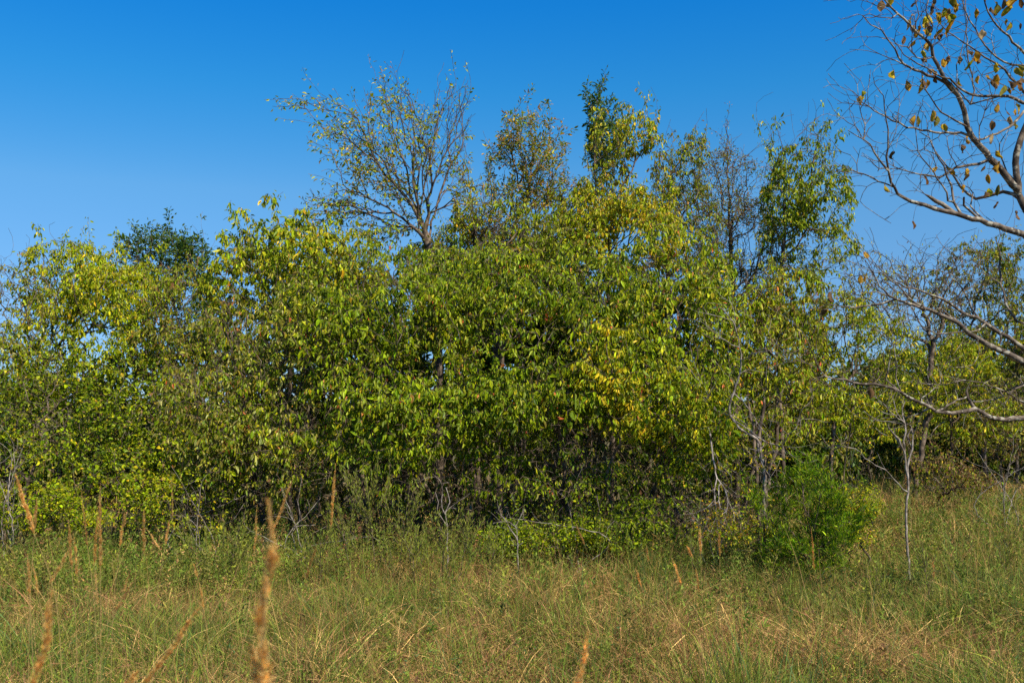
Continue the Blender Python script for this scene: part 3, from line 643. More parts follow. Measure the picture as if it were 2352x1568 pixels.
# ------------------------------------------------------------------ the bare tree leaning in from the right
YT = 7.2
hero = [
 ([foot(2560, YT), P(2540, 1000, YT), P(2500, 760, YT), P(2440, 600, YT), P(2375, 510, YT)] + line(D4, [(1545, 1220), (1530, 1130), (1520, 940), (1545, 860), (1600, 700), (1650, 500), (1660, 200), (1680, -100)], YT), .065, .018),
 (line(D4, [(1560, 1180), (1500, 1130), (1400, 1010), (1300, 900), (1225, 780), (1200, 680), (1165, 590), (1110, 520), (1060, 440), (1010, 350), (1000, 280), (960, 240), (900, 190), (830, 120), (760, 50), (715, 0)], YT, 6.6), .036, .007),
 (line(D4, [(1165, 590), (1080, 510), (980, 455), (900, 430), (830, 390), (770, 300), (690, 190), (630, 155), (585, 100)], 7.0, 6.5), .016, .003),
 (line(D4, [(830, 385), (740, 350), (680, 330), (610, 312)], 6.9), .006, .002),
 (line(D4, [(1010, 350), (950, 360), (850, 300), (780, 270)], 6.8, 6.5), .006, .002),
 ([P(2505, 780, YT), P(2420, 600, YT - .2)] + line(D4, [(1568, 1440), (1450, 1400), (1350, 1365), (1200, 1320), (1080, 1290), (960, 1260), (870, 1230), (800, 1190), (750, 1110), (735, 1040), (680, 980), (620, 890), (560, 830), (490, 800)], YT - .3, 6.3), .045, .003),
 (line(D4, [(560, 830), (540, 770), (520, 700)], 6.4), .004, .002), (line(D4, [(595, 820), (590, 770), (575, 715)], 6.4), .004, .002), (line(D4, [(590, 820), (620, 790), (655, 755)], 6.4), .004, .002),
 (line(D4, [(735, 1040), (725, 960), (735, 850), (725, 720), (700, 590), (655, 520)], 6.5, 6.3), .009, .003),
 (line(D4, [(740, 1020), (680, 1030), (620, 980), (570, 955)], 6.5, 6.2), .005, .002),
 (line(D4, [(745, 1140), (680, 1110), (590, 1070), (470, 1020)], 6.6, 6.3), .006, .002),
 (line(D4, [(1120, 1290), (1070, 1250), (1000, 1212)], 6.8, 6.7), .021, .016),
 (line(D4, [(1140, 1290), (1132, 1190), (1100, 1080), (1040, 960), (980, 850), (930, 810)], 6.8, 7.0), .012, .004),
 (line(D4, [(1100, 1270), (1090, 1180), (1010, 1050), (920, 930), (905, 800)], 6.8, 6.6), .009, .003),
 (line(D4, [(1210, 1300), (1200, 1210)], 6.9, 6.8), .011, .009),
 (line(D4, [(1290, 1340), (1240, 1260), (1260, 1180), (1190, 1130)], 6.9, 7.1), .009, .003),
 (line(D4, [(1345, 1000), (1250, 1010), (1140, 1030), (1060, 1080), (930, 1070), (830, 1040), (770, 1020)], 7.1, 6.7), .014, .003),
 (line(D4, [(1548, 1225), (1440, 1170), (1350, 1200), (1270, 1220), (1180, 1150), (1110, 1040), (1040, 950), (960, 920)], YT, 7.4), .019, .004),
 (line(D4, [(1225, 790), (1150, 740), (1070, 690), (990, 600), (950, 500), (940, 440)], 7.0, 6.7), .010, .003),
 (line(D4, [(1220, 815), (1100, 815), (980, 805), (850, 775), (720, 715), (620, 650), (520, 560)], 7.1, 6.5), .012, .003),
 (line(D4, [(610, 640), (560, 640), (505, 635)], 6.6), .004, .002),
 (line(D4, [(1640, 640), (1568, 625), (1470, 590), (1370, 590), (1230, 570), (1110, 490), (970, 420), (830, 330), (760, 240)], YT, 6.7), .017, .003),
 (line(D4, [(1640, 620), (1568, 690), (1510, 760), (1400, 820), (1280, 860)], 7.0, 6.7), .012, .008),
 (line(D4, [(1650, 400), (1568, 320), (1470, 230), (1380, 130), (1330, 20), (1300, -60)], YT, 6.9), .014, .005),
 (line(D4, [(1650, 600), (1568, 560), (1450, 430), (1330, 350), (1200, 260), (1100, 190), (1040, 130)], YT, 6.9), .014, .003),
 (line(D4, [(1655, 450), (1568, 400), (1440, 380), (1330, 280), (1270, 180), (1200, 60), (1195, -40)], YT, 7.3), .011, .005),
 (line(D4, [(1240, 640), (1260, 560), (1220, 300), (1215, 100), (1205, -30)], 7.3, 7.4), .008, .004),
 (line(D4, [(1170, 590), (1150, 440), (1190, 300), (1215, 160)], 7.2, 7.3), .006, .003),
 (line(D4, [(1300, 900), (1290, 820), (1330, 680), (1350, 590)], 7.3), .006, .003),
 (line(D4, [(1540, 1140), (1490, 1090), (1440, 1000), (1420, 880), (1470, 800)], YT, 7.4), .009, .003),
 (line(D4, [(985, 240), (1000, 160), (960, 60), (990, -20)], 6.7), .007, .003),
 (line(D4, [(900, 190), (920, 90), (900, 0)], 6.7), .006, .003),
 (line(D4, [(830, 120), (760, 110), (680, 105), (620, 85)], 6.6), .004, .002),
 # lower limbs
 ([P(2540, 950, YT - .2), P(2450, 905, YT - .2)] + line(D6, [(1568, 820), (1400, 740), (1200, 640), (1080, 560), (950, 450), (780, 370), (620, 320), (480, 270), (330, 210), (250, 110), (180, 0)], YT - .3, 6.4), .040, .004),
 (line(D6, [(330, 210), (200, 170), (100, 185), (20, 150)], 6.6), .006, .002), (line(D6, [(330, 210), (250, 280), (100, 305), (-80, 315), (-250, 280), (-330, 330)], 6.6, 6.4), .010, .003),
 (line(D6, [(620, 320), (500, 220), (400, 110), (300, 30), (230, -60)], 6.7, 6.5), .008, .003), (line(D6, [(200, 90), (130, 40), (60, 20)], 6.5), .004, .002),
 ([P(2530, 900, YT), P(2450, 840, YT)] + line(D6, [(1568, 690), (1420, 590), (1290, 510), (1150, 410), (1000, 360), (820, 240), (720, 210), (560, 150), (400, 100), (260, 0)], YT, 6.9), .030, .004),
 (line(D6, [(1110, 400), (1060, 260), (1000, 140), (900, 30), (860, -40)], 7.1), .009, .003),
 (line(D6, [(960, 450), (880, 390), (800, 320)], 6.8, 6.6), .014, .005),
 (line(D6, [(1250, 520), (1150, 530), (1000, 545), (760, 550), (640, 470), (540, 400)], 7.0, 6.8), .008, .003),
 (line(D6, [(1370, 720), (1350, 640), (1360, 560)], 7.1), .012, .008),
 ([P(2560, 980, YT), P(2450, 940, YT - .1)] + line(D6, [(1568, 1330), (1400, 1345), (1280, 1330), (1180, 1280), (1110, 1245), (980, 1280), (820, 1282), (700, 1235), (560, 1170), (440, 1100), (370, 1050), (200, 1020), (0, 1000)], YT - .2, 6.3) + line(D5, [(1000, 760), (870, 730), (820, 650), (770, 530)], 6.3, 6.2), .030, .004),
 (line(D6, [(1120, 1250), (1060, 1150), (1040, 1080)], 6.8), .016, .008),
 (line(D6, [(370, 1050), (310, 980), (330, 820), (350, 650), (270, 560)], 6.5, 6.4), .008, .003),
 (line(D6, [(380, 1050), (400, 860), (370, 660), (330, 590)], 6.5), .006, .003),
 (line(D6, [(700, 1250), (560, 1310), (480, 1325)], 6.6), .008, .004),
 (line(D6, [(770, 1265), (920, 1190), (1050, 1130)], 6.6, 6.8), .010, .006),
 (line(D6, [(590, 1190), (680, 1110), (800, 1010), (790, 900)], 6.6, 6.8), .005, .002),
 ([P(2545, 930, YT)] + line(D6, [(1568, 1030), (1440, 1110), (1330, 1060), (1180, 1010), (1020, 990), (850, 1030), (740, 1030), (600, 1000), (520, 940)], YT, 7.1), .014, .002),
 (line(D6, [(1440, 1110), (1300, 1150), (1200, 1180), (1080, 1180)], 7.1, 7.0), .007, .003),
 ([P(2545, 940, YT)] + line(D6, [(1600, 1190), (1480, 1130), (1400, 1090), (1560, 1020)], YT, 7.0), .010, .006),
 ([P(2440, 600, YT)] + line(D6, [(1640, 480), (1500, 440), (1400, 280), (1380, 180), (1340, 100), (1220, 0), (1150, -80)], YT, 7.4), .020, .004),
 (line(D6, [(1380, 180), (1360, 60), (1340, -60), (1350, -200), (1300, -330)], 7.4), .012, .004),
]
big = [(765, 20), (880, 110), (985, 70), (965, 140), (950, 190), (1000, 200), (890, 190), (835, 255), (780, 465), (850, 530), (600, 590), (1080, 100), (1110, 190), (1140, 60), (1135, 140), (920, 30), (1020, 20), (1480, 165), (1490, 30), (1500, 60), (1545, 170), (1255, 370), (1240, 400), (1280, 370), (1220, 330), (1345, 480), (1400, 490), (1365, 520), (1465, 560), (1430, 660), (1500, 690), (1540, 680), (1470, 740), (1390, 770), (1000, 440), (960, 490), (970, 520), (1030, 490), (1010, 450), (900, 740), (1075, 790), (1045, 745), (790, 950), (1190, 920), (1085, 1060), (1215, 860), (1405, 950), (1425, 1010), (1340, 1030), (1350, 1100), (1360, 1180), (1340, 1200), (1415, 1165), (1220, 1060), (1215, 1155), (950, 1105), (895, 1380), (715, 1150), (1540, 450), (1560, 500), (1530, 430), (1400, 1260), (1515, 1320), (1025, 1050), (1160, 505), (995, 290), (970, 360), (1075, 390), (1110, 370), (1270, 80), (1360, 80), (1390, 50), (1290, 490), (1510, 20), (1450, 20), (1130, 10), (1320, 215), (1480, 560), (1515, 660), (1400, 850), (740, 10), (980, 120), (975, 170), (1090, 80), (1120, 120)]
low = [(-300, 330), (-260, 350), (-330, 250), (100, -150), (130, 45), (60, 60), (-200, 230), (150, 1100), (40, 1180)]
def hero_leaves(s, rt, rg):
    pos = np.array(s.pos); B = []; 
    for i, q in enumerate(big): B.append(P(*D4(*q), 6.9 + rg.normal(0, .12)))
    for q in low: B.append(P(*D6(*q), 6.6))
    for i in rg.integers(len(big), size=34): B.append(B[i] + rg.normal(0, .03, 3))
    B = np.array(B); pv = []; pq = []; LV = []; LQ = []; LC = []; nv = 0; kv = 0
    for c in B:
        ln = rg.uniform(.045, .088); top = c + np.array([rg.normal(0, .01), 0, ln * .5])
        d = np.linalg.norm(pos - (top + [0, 0, .03]), axis=1); j = int(d.argmin()); a = pos[j]
        mid = (a + top) / 2 + np.array([0, 0, .012])
        for p0, p1 in ((a, mid), (mid, top)):       # petiole, a thin three sided tube
            dd = norm(p1 - p0); u = norm(np.cross(dd, [.2, .9, .1])); w = np.cross(dd, u)
            for pp in (p0, p1):
                for k in range(3): pv.append(pp + .0013 * (u * math.cos(2.1 * k) + w * math.sin(2.1 * k)))
            for k in range(3): pq += [nv + k, nv + (k + 1) % 3, nv + 3 + (k + 1) % 3, nv + 3 + k]
            nv += 6
        # curled leaf: a 4 x 7 sheet with an oval outline, drooping from its stalk
        th = rg.uniform(0, 6.28); wd = np.array([math.cos(th), math.sin(th), 0]); nn = np.array([-math.sin(th), math.cos(th), 0])
        dn = norm(np.array([rg.normal(0, .3), rg.normal(0, .3), -1.])); curl = rg.uniform(.6, 1.9); bend = rg.uniform(-.9, .9); wdt = ln * rg.uniform(.4, .75); tw = rg.normal(0, .8); crum = rg.uniform(.001, .005); ph = rg.uniform(0, 6.28)
        pal = ['gold', 'brown', 'gold', 'olive', 'ygreen', 'brown', 'brown', 'tan', 'yellow', 'gold'][rg.integers(10)]
        col = np.array(PAL[pal]) * rg.uniform(.55, 1.05)
        R_, S_ = 7, 5
        for r in range(R_):
            tt = r / (R_ - 1); hw = wdt * .5 * (math.sin(math.pi * min(1, tt * .93 + .04)) ** .8) + .0005
            for q in range(S_):
                u = (q / (S_ - 1) - .5) * 2; ang = u * curl
                wd = np.array([math.cos(th + tw * tt), math.sin(th + tw * tt), 0]); nn = np.array([-wd[1], wd[0], 0])
                p = top + dn * ln * tt + nn * crum * 2.2 * math.sin(5.5 * tt + 3 * u + ph) + wd * hw * math.sin(ang) / max(math.sin(curl) if curl < 1.5 else 1, .6) + nn * (hw * (1 - math.cos(ang)) * .9 + bend * ln * tt * tt * .5) + rg.normal(0, crum * .45, 3)
                LV.append(p); LC.append(col * (1 + .25 * math.sin(7 * tt + 5 * u + th)) * (np.array([.55, .45, .5]) if (abs(u) > .6 and rg.random() < .35) else 1))
        for r in range(R_ - 1):
            for q in range(S_ - 1):
                b = kv + r * S_ + q; LQ += [b, b + 1, b + S_ + 1, b + S_]
        kv += R_ * S_
    LQ = LQ + [v_ + len(LV) for v_ in pq]; LC = LC + [np.array([.2, .13, .06])] * len(pv); LV = LV + pv
    link_mesh('leaves', LV, LQ, np.full(len(LQ) // 4, 4), M_DRYLEAF, rt, np.array(LC))
traced('bare_tree', 'nearly leafless grey barked tree with curled gold and brown leaves reaching in from the right', 'tree', hero, M_BARKG,
       twig=lambda s, rg: np.concatenate([around(1500, .05, .42, rmax=.014, up=.25)(s, rg), around(160, .15, .6, rmax=.03, up=.3)(s, rg)]), tip=.0015, seed=31, extra_leaf=hero_leaves, sides=8, seg=.07, p=2.6, wig=.06, maxr=.012, angle=1.6, rs=.8)

# ------------------------------------------------------------------ meadow
def floor_w(x, Y): return np.where(Y < edge(x), 1, np.where(Y < edge(x) + 3.0, .45, .08))
def edge(x): return 9.1 + 5.5 * np.clip((x - 1.9) / 1.8, 0, 1) + .5 * np.sin(x * 1.7)
def scatter(n, y0, y1, rg, pw=1.0, dens=None, side=.9):
    out = np.zeros((0, 2))
    while len(out) < n:
        k = n * 2; Y = y0 + (y1 - y0) * rg.random(k) ** pw; hw = .55 * Y + side
        keep = rg.random(k) < hw / (.55 * y1 + side) * 1.2
        x = rg.uniform(-1, 1, k) * hw; w = keep & (rg.random(k) < floor_w(x, Y))
        if dens is not None: w &= rg.random(k) < dens(x, Y)
        out = np.vstack([out, np.stack([x[w], Y[w]], 1)])
    return out[:n]

def blades(b2, h, lean, wid, curv, cols, rg, bottom=0.0, dirs=None):
    n = len(b2); z = ground_h(b2[:, 0], b2[:, 1]) + bottom
    if dirs is None: h = h * (.30 + 1.45 * noise3(np.stack([b2[:, 0], b2[:, 1], 0 * z], 1), 2.4, 21))
    b = np.stack([b2[:, 0], b2[:, 1], z], 1)
    th = rg.uniform(0, 6.283, n) if dirs is None else dirs
    ld = np.stack([np.cos(th), np.sin(th), 0 * th], 1)
    ph = rg.uniform(0, 6.283, n); wd = np.stack([np.cos(ph), np.sin(ph), rg.normal(0, .3, n)], 1)
    ts = [0, .33, .66, 1]; vs = []
    for t in ts:
        c = b + np.array([0, 0, 1]) * (h * (t - curv * .35 * t ** 3))[:, None] + ld * (h * lean * (t * .45 + .55 * t ** 2))[:, None]
        if t == 1: vs.append(c[:, None]); break
        w = (wid * (1 - .25 * t) * .5)[:, None]; vs.append(np.stack([c - wd * w, c + wd * w], 1))
    v = np.concatenate(vs, 1); k = np.arange(n)[:, None] * 7
    q = np.concatenate([k + [0, 1, 3, 2], k + [2, 3, 5, 4]], 1).reshape(-1, 4); tr = (k + [4, 5, 6]).reshape(-1, 3)
    loops = np.concatenate([q.ravel(), tr.ravel()]); sizes = np.concatenate([np.full(len(q), 4), np.full(len(tr), 3)])
    return v.reshape(-1, 3), loops, sizes, np.repeat(cols, 7, 0)

def merge(ps):
    V = []; Lo = []; S = []; K = []; o = 0
    for v, l, s_, c in ps:
        V.append(v); Lo.append(l + o); S.append(s_); K.append(c); o += len(v)
    return np.concatenate(V), np.concatenate(Lo), np.concatenate(S), np.concatenate(K)

GP = dict(tan=(.40, .25, .09), straw=(.54, .36, .13), pink=(.36, .17, .085), brown=(.19, .105, .05), grn=(.105, .165, .020), grn2=(.19, .26, .035), ol=(.20, .185, .045), blg=(.07, .14, .045), gld=(.38, .24, .05), yg=(.24, .26, .03), dk=(.05, .08, .02))
def gcol(names, wts, n, rg, var=.25):
    a = np.array([GP[k] for k in names]); w = np.array(wts, float); w /= w.sum()
    return a[rg.choice(len(names), n, p=w)] * np.exp(rg.normal(0, var, (n, 1)))
def meadow():
    rg = np.random.default_rng(77); ps = []
    def dry(x, y):     # drier patches in the middle, greener to the left, right and at the far edge
        p = np.stack([x, y, 0 * x], 1)
        return np.clip(.64 + 1.9 * (noise3(p, .9, 5) - .5) + .9 * (noise3(p, 3.1, 6) - .5) + .16 * np.exp(-((x + .2) / 1.6) ** 2) - .15 * (y > 7.6) - .3 * np.clip((x - .8) / 1.2, 0, 1) - .12 * (x < -1.6), .06, .95)
    def zone(n, y0, y1, wf, pw):   # dry thatch, green blades, upright stems
        # matted thatch
        b = scatter(int(n * .54), y0, y1, rg, pw, lambda x, y: .25 + .75 * dry(x, y)); m_ = len(b)
        hs_ = .09 + .17 * rg.random(m_) ** 1.3
        ps.append(blades(b, hs_, rg.uniform(.3, 1.9, m_), rg.uniform(.0018, .0042, m_) * wf, rg.uniform(.1, 1.6, m_), gcol(['tan', 'straw', 'pink', 'brown', 'ol'], [.28, .32, .2, .16, .04], m_, rg, .45), rg, bottom=rg.uniform(0, .14, m_)))
        b = scatter(int(n * .36), y0, y1, rg, pw, lambda x, y: 1.02 - dry(x, y)); m_ = len(b)
        ps.append(blades(b, .12 + .24 * rg.random(m_) ** 1.2, rg.uniform(.05, 1.2, m_), rg.uniform(.0018, .004, m_) * wf, rg.uniform(0, .9, m_), gcol(['grn', 'grn2', 'ol', 'blg', 'yg', 'dk'], [.28, .24, .14, .1, .1, .14], m_, rg, .35), rg, bottom=rg.uniform(0, .08, m_)))
        b = scatter(int(n * .042), y0, y1, rg, pw); m_ = len(b)
        ps.append(blades(b, .32 + .34 * rg.random(m_) ** 2, rg.uniform(.02, .5, m_), rg.uniform(.0014, .0026, m_) * wf, rg.uniform(0, .3, m_), gcol(['grn2', 'yg', 'tan', 'gld', 'pink', 'grn'], [.25, .15, .25, .08, .12, .15], m_, rg), rg))
    zone(260000, 1.6, 9.3, 1.0, .9); zone(80000, 9.0, 20, 1.9, .9)
    v, l, s_, c = merge(ps)
    o = link_mesh('meadow_grass', v, l, s_, M_GRASS, None, c, smooth=False)
    tag(o, 'matted tan and green meadow grass covering the whole field', 'grass', kind='stuff')
    # small leafed weeds through the grass
    def weeds(n, y0, y1, lo, hi, lf, per, names, wts, seed, dens=None, pw=.9):
        rg = np.random.default_rng(seed); b = scatter(n, y0, y1, rg, pw, dens)
        h = rg.uniform(lo, hi, n); th = rg.uniform(0, 6.28, n); ln = rg.uniform(0, .45, n)
        i = np.repeat(np.arange(n), per); m_ = len(i); t = rg.uniform(.15, 1, m_)
        base = np.stack([b[i, 0] + np.cos(th[i]) * ln[i] * h[i] * t ** 2, b[i, 1] + np.sin(th[i]) * ln[i] * h[i] * t ** 2, ground_h(b[i, 0], b[i, 1]) + h[i] * t], 1)
        base[:, :2] += rg.normal(0, .022, (m_, 2)) * (1.25 - t)[:, None] * 1.5
        d = norm(np.stack([rg.normal(0, 1, m_), rg.normal(0, 1, m_), rg.uniform(.1, 1.6, m_)], 1))
        nr = norm(rg.normal(0, 1, (m_, 3)) + [0, 0, .8]); L_ = lf * rg.uniform(.6, 1.4, m_)
        cc = gcol(names, wts, n, rg, .2)[i] * np.exp(rg.normal(0, .15, (m_, 1)))
        v, q, z = leaf_geo(base, d, nr, L_, L_ * rg.uniform(.22, .42, m_), fold=.2, bend=rg.uniform(0, .3, (m_, 1)))
        st = blades(b, h, ln, np.full(n, .0028), np.zeros(n), gcol(['ol', 'grn', 'brown'], [.4, .3, .3], n, rg), rg, dirs=th)
        return merge([(v, q, z, np.repeat(cc, 6, 0)), st])
    far = lambda x, y: np.where((y > 7.3) | (x > 1.2), 1, .35) * (noise3(np.stack([x, y, 0 * x], 1), 1.3, 12) > .38)
    w1 = weeds(2700, 2.2, 9.3, .16, .38, .02, 34, ['grn', 'grn2', 'ol', 'yg', 'blg'], [.3, .25, .2, .15, .1], 5, lambda x, y: (noise3(np.stack([x, y, 0 * x], 1), 1.1, 8) > .5) * 1.)
    w2 = weeds(2400, 6.0, 15, .25, .5, .03, 34, ['grn', 'grn2', 'ol', 'yg', 'dk'], [.28, .25, .25, .12, .1], 6, far)
    # taller weeds thickening towards the foot of the trees
    w3 = weeds(1500, 7.4, 11, .24, .56, .024, 46, ['grn', 'grn2', 'ol', 'yg', 'dk', 'pink'], [.25, .25, .25, .1, .1, .05], 7, lambda x, y: np.clip(1.2 - np.abs(y - edge(x) + .1) * 1.1, 0, 1) * (noise3(np.stack([x, y, 0 * x], 1), 1.7, 31) > .42))
    w4 = weeds(420, 2.4, 9, .12, .3, .045, 13, ['grn', 'grn2', 'yg', 'brown'], [.4, .3, .2, .1], 8)
    w5 = weeds(1000, 7.2, 9.6, .3, .6, .026, 46, ['grn', 'grn2', 'ol', 'yg', 'tan'], [.22, .25, .25, .18, .1], 9, lambda x, y: np.clip((-x - 1.6) * 1.5, 0, 1) * (noise3(np.stack([x, y, 0 * x], 1), 1.5, 33) > .35))
    v, l, s_, c = merge([w1, w2, w3, w4, w5])
    o = link_mesh('meadow_weeds', v, l, s_, M_GRASS, None, c, smooth=False)
    tag(o, 'fine leafed green weeds mixed through the meadow grass', 'weeds', kind='stuff')
meadow()
# feathery upright weeds at the meadow edge
def feather(px, Y, h, label, seed, lean=0, n=9, leaf=.028, col=('grn2', 'ol', 'yg', 'yg')):
    h *= 1.18; n += 5
    rg = np.random.default_rng(seed); f = foot(px, Y, 0); s = Skel()
    s.add_line([f, f + [lean * .4 * h, 0, h * .5], f + [lean * h, 0, h]], seg=.05, rg=rg, jit=.004, r0=.004, r1=.001)
    for k in range(n):
        t = rg.uniform(.12, .75); a = rg.uniform(0, 6.28); l = h * rg.uniform(.3, .55) * (1.1 - t * .5)
        b = f + [lean * h * t, 0, h * t]; o = np.array([math.cos(a), math.sin(a), 0])
        s.add_line([b, b + o * l * .3 + [0, 0, l * .45], b + o * l * .45 + [lean * l * .5, 0, l * .95]], seg=.04, rg=rg, jit=.003, r0=.0018, r1=.0007)
    s.radii(.0007, p=2.4)
    rt = root('feathery_weed', (f[0], f[1], 0), label, 'weed', 'feathery weeds along the meadow edge')
    v, q, z = s.mesh(4); link_mesh('stem', v, q, z, M_BARK, rt)
    pos = np.array(s.pos); dr = norm(np.array(s.dir)); sel = np.where(pos[:, 2] > f[2] + h * .15)[0]
    i = np.repeat(sel, 7); m_ = len(i); d = norm(dr[i] * .9 + norm(rg.normal(0, 1, (m_, 3))) * .7 + [0, 0, .3])
    L_ = leaf * rg.uniform(.6, 1.4, m_); v, q, z = leaf_geo(pos[i] + rg.normal(0, .008, (m_, 3)), d, norm(rg.normal(0, 1, (m_, 3))), L_, L_ * .16, fold=.1, bend=rg.uniform(-.1, .2, (m_, 1)))
    link_mesh('leaves', v, q, z, M_GRASS, rt, np.repeat(gcol(col, [.3, .25, .25, .2], m_, rg, .15), 6, 0), smooth=False)
FW = [(872, 8.1, .95, -.12, 'tallest feathery weed, spiring up before the dark hollow'), (915, 8.0, .8, .1, 'feathery weed with forked plume right of the tallest one'), (815, 8.0, .72, -.15, 'pale feathery weed left of the tallest one'),
      (1010, 7.8, .62, .1, 'bushy feathery weed below the white dead twig'), (1045, 7.7, .6, .2, 'feathery weed leaning right under the white dead twig'), (960, 7.8, .55, -.1, 'low feathery weed between the tall plume and the white dead twig'),
      (520, 7.9, .75, .2, 'spiky feathery weed before the olive tree'), (480, 7.8, .62, -.2, 'low feathery weed left of the spiky one before the olive tree'), (1120, 7.7, .5, .1, 'yellowish low feathery weed left of the pale dead twig'),
      (740, 7.9, .55, .0, 'low feathery weed before the left end of the dark hollow'), (2290, 8.2, .6, .1, 'feathery weed in the grass near the right edge'), (2130, 7.0, .55, -.1, 'feathery weed just right of the sapling foot'), (1590, 7.9, .5, .1, 'low feathery weed before the hanging dead branch'),
      (1990, 6.8, .45, .1, 'dark low feathery weed in front of the cedar on its right')]
for k, (px, Y, h, ln, lab) in enumerate(FW): feather(px, Y, h, lab, 200 + k, ln, n=12)

# grass tufts with long green blades
def tuft(px, Y, n, h, label, seed, col=('grn2', 'blg', 'yg', 'grn'), wd=.0045, spread=.12):
    rg = np.random.default_rng(seed); f = foot(px, Y, 0); b = f[:2] + rg.normal(0, spread, (n, 2))
    th = rg.uniform(0, 6.28, n)
    v, l, s_, c = blades(b, h * rg.uniform(.45, 1.1, n), rg.uniform(.05, .55, n), wd * rg.uniform(.6, 1.2, n), rg.uniform(0, .6, n), gcol(col, [.35, .2, .2, .25], n, rg, .18), rg, dirs=th)
    o = link_mesh('grass_tuft', v, l, s_, M_GRASS, None, c, smooth=False)
    tag(o, label, 'grass tuft', 'tufts of tall green grass')
TF = [(150, 3.4, 70, .75, 'tall green grass tuft at the bottom left corner'), (330, 3.3, 60, .7, 'tall green grass tuft right of the corner one at lower left'), (250, 4.6, 60, .7, 'green grass tuft around the left group of rusty seed heads'), (700, 3.6, 35, .55, 'bright green grass tuft at the bottom right of the big blurred seed head'),
      (1400, 5.0, 60, .62, 'green grass tuft below the low dark shrub'), (1700, 5.2, 110, .62, 'thick blue green grass tuft left below the young cedar'), (1850, 4.6, 100, .62, 'thick green grass tuft straight below the young cedar'), (2000, 4.0, 90, .6, 'arching green grass tuft below the right side of the cedar'),
      (2200, 3.8, 70, .55, 'green grass tuft at the bottom right'), (1560, 3.9, 80, .5, 'low green grass tuft at the bottom right of the middle'), (1100, 3.7, 40, .5, 'thin yellow green grass tuft at the bottom middle'), (1320, 6.8, 60, .6, 'thin green grass tuft in front of the low dark shrub')]
for k, (px, Y, n, h, lab) in enumerate(TF): tuft(px, Y, int(n * 1.7), h, lab, 300 + k, spread=.10 + .02 * (Y > 4.5) * 4)

# ------------------------------------------------------------------ seed stalks
SG = 'tall grass stalks with rusty seed heads'
PAL.update(rust=(.42, .21, .05), amber=(.60, .36, .09), wheat=(.74, .55, .22), dun=(.30, .20, .10))
D8 = lambda x, y: (1568 + x * .375, 980 + y * .375)
DL = lambda x, y: (x * .375, 980 + y * .375)
def stalk(conv, top, bot, Y, label, seed, rad=.006, # rad in metres
          mix=(.42, .22, .26, .1), kinks=.3, leafy=True, dens=1.0, bract=None):
    rg = np.random.default_rng(seed); a = P(*conv(*top), Y); b = P(*conv(*bot), Y); rad = rad * (.54 if Y > 2.5 else 1.0)
    t_ = rg.uniform(.9, 1.25) * (1 if Y > 2.5 else 1.2)
    ax = a - b; Lh = np.linalg.norm(ax); u = ax / Lh
    gz = float(ground_h(b[0] - u[0] * .3, Y)); hgt = b[2] - gz
    fx = b - np.array([u[0] * hgt * .55, u[1] * hgt * .3 + rg.normal(0, .04), 0]); fx[2] = gz
    mid = b - u * min(.25, hgt * .5)
    stem = resample([fx, fx * .5 + mid * .5 + [0, 0, .02], mid, b, b + ax * .5, a], .03)
    s = Skel(); s.add_line(stem, seg=.03, r0=max(.0016, rad * .22), r1=.0006)
    s.radii(.0006)
    rt = root('seed_stalk', (fx[0], fx[1], max(gz, -.08)), label, 'grass stalk', SG)
    v, q, z = s.mesh(5)
    sc = np.array([.17, .19, .035]) if rg.random() < .55 else np.array([.34, .24, .09])
    link_mesh('stem', v, q, z, M_STEM, rt, np.tile(sc, (len(v), 1)))
    # the head: overlapping bristly spikelets in uneven bunches
    n = int(Lh * 3600 * dens * max(1, rad / .006)); aw = n // 3 if Y > 2.5 else n // 10; t = rg.random(n); t = np.clip(t + .02 * np.sin(t * Lh * 160), 0, 1)
    prof = np.clip(np.minimum(t * 7 + .35, (1.02 - t) * 2.6 + .08), 0, 1) * (1 + kinks * np.sin(t * Lh * 95 + seed) * .28)
    px_ = norm(np.cross(u, [0, 1, 0])); py_ = np.cross(u, px_); ph = rg.uniform(0, 6.28, n)
    off = px_ * np.cos(ph)[:, None] + py_ * np.sin(ph)[:, None]
    wob = (px_ * (np.sin(t * 9 + seed) * .4)[:, None] + py_ * (np.cos(t * 7) * .3)[:, None]) * rad * kinks * 2.2
    c = b + u * (t * Lh)[:, None] + off * (rad * .55 * prof * rg.random(n) ** .5)[:, None] + wob
    d = norm(u + off * rg.uniform(.12, .6, (n, 1)) + rg.normal(0, .1, (n, 3)))
    L_ = rg.uniform(.7, 1.3, n) * np.minimum(rad, .0058) * (1.2 if Y < 2.5 else 1.5) * np.clip(prof, .4, 1)
    L_[:aw] *= 1.8; wr = np.full(n, .3); wr[:aw] = .07; d[:aw] = norm(d[:aw] + off[:aw] * .35)
    v, q, z = leaf_geo(c, d, norm(off + rg.normal(0, .4, (n, 3))), L_, L_ * wr, fold=.3, bend=rg.uniform(-.1, .2, (n, 1)))
    nm = ['amber', 'rust', 'wheat', 'dun']; cc = np.array([PAL[k] for k in nm])[rg.choice(4, n, p=np.array(mix) / sum(mix))] * t_ * np.exp(rg.normal(0, .2, (n, 1)))
    link_mesh('seed_head', v, q, z, M_DRYLEAF, rt, np.repeat(cc, 6, 0), smooth=False)
    if leafy:
        k = 2; bb = np.stack([fx[:2]] * k) + rg.normal(0, .01, (k, 2))
        v, l, s_, c2 = blades(bb, hgt * rg.uniform(.5, .8, k), rg.uniform(.25, .6, k), np.full(k, .004), rg.uniform(.2, .8, k), gcol(['grn2', 'yg', 'tan'], [.4, .4, .2], k, rg), rg)
        link_mesh('blade', v, l, s_, M_GRASS, rt, c2, smooth=False)
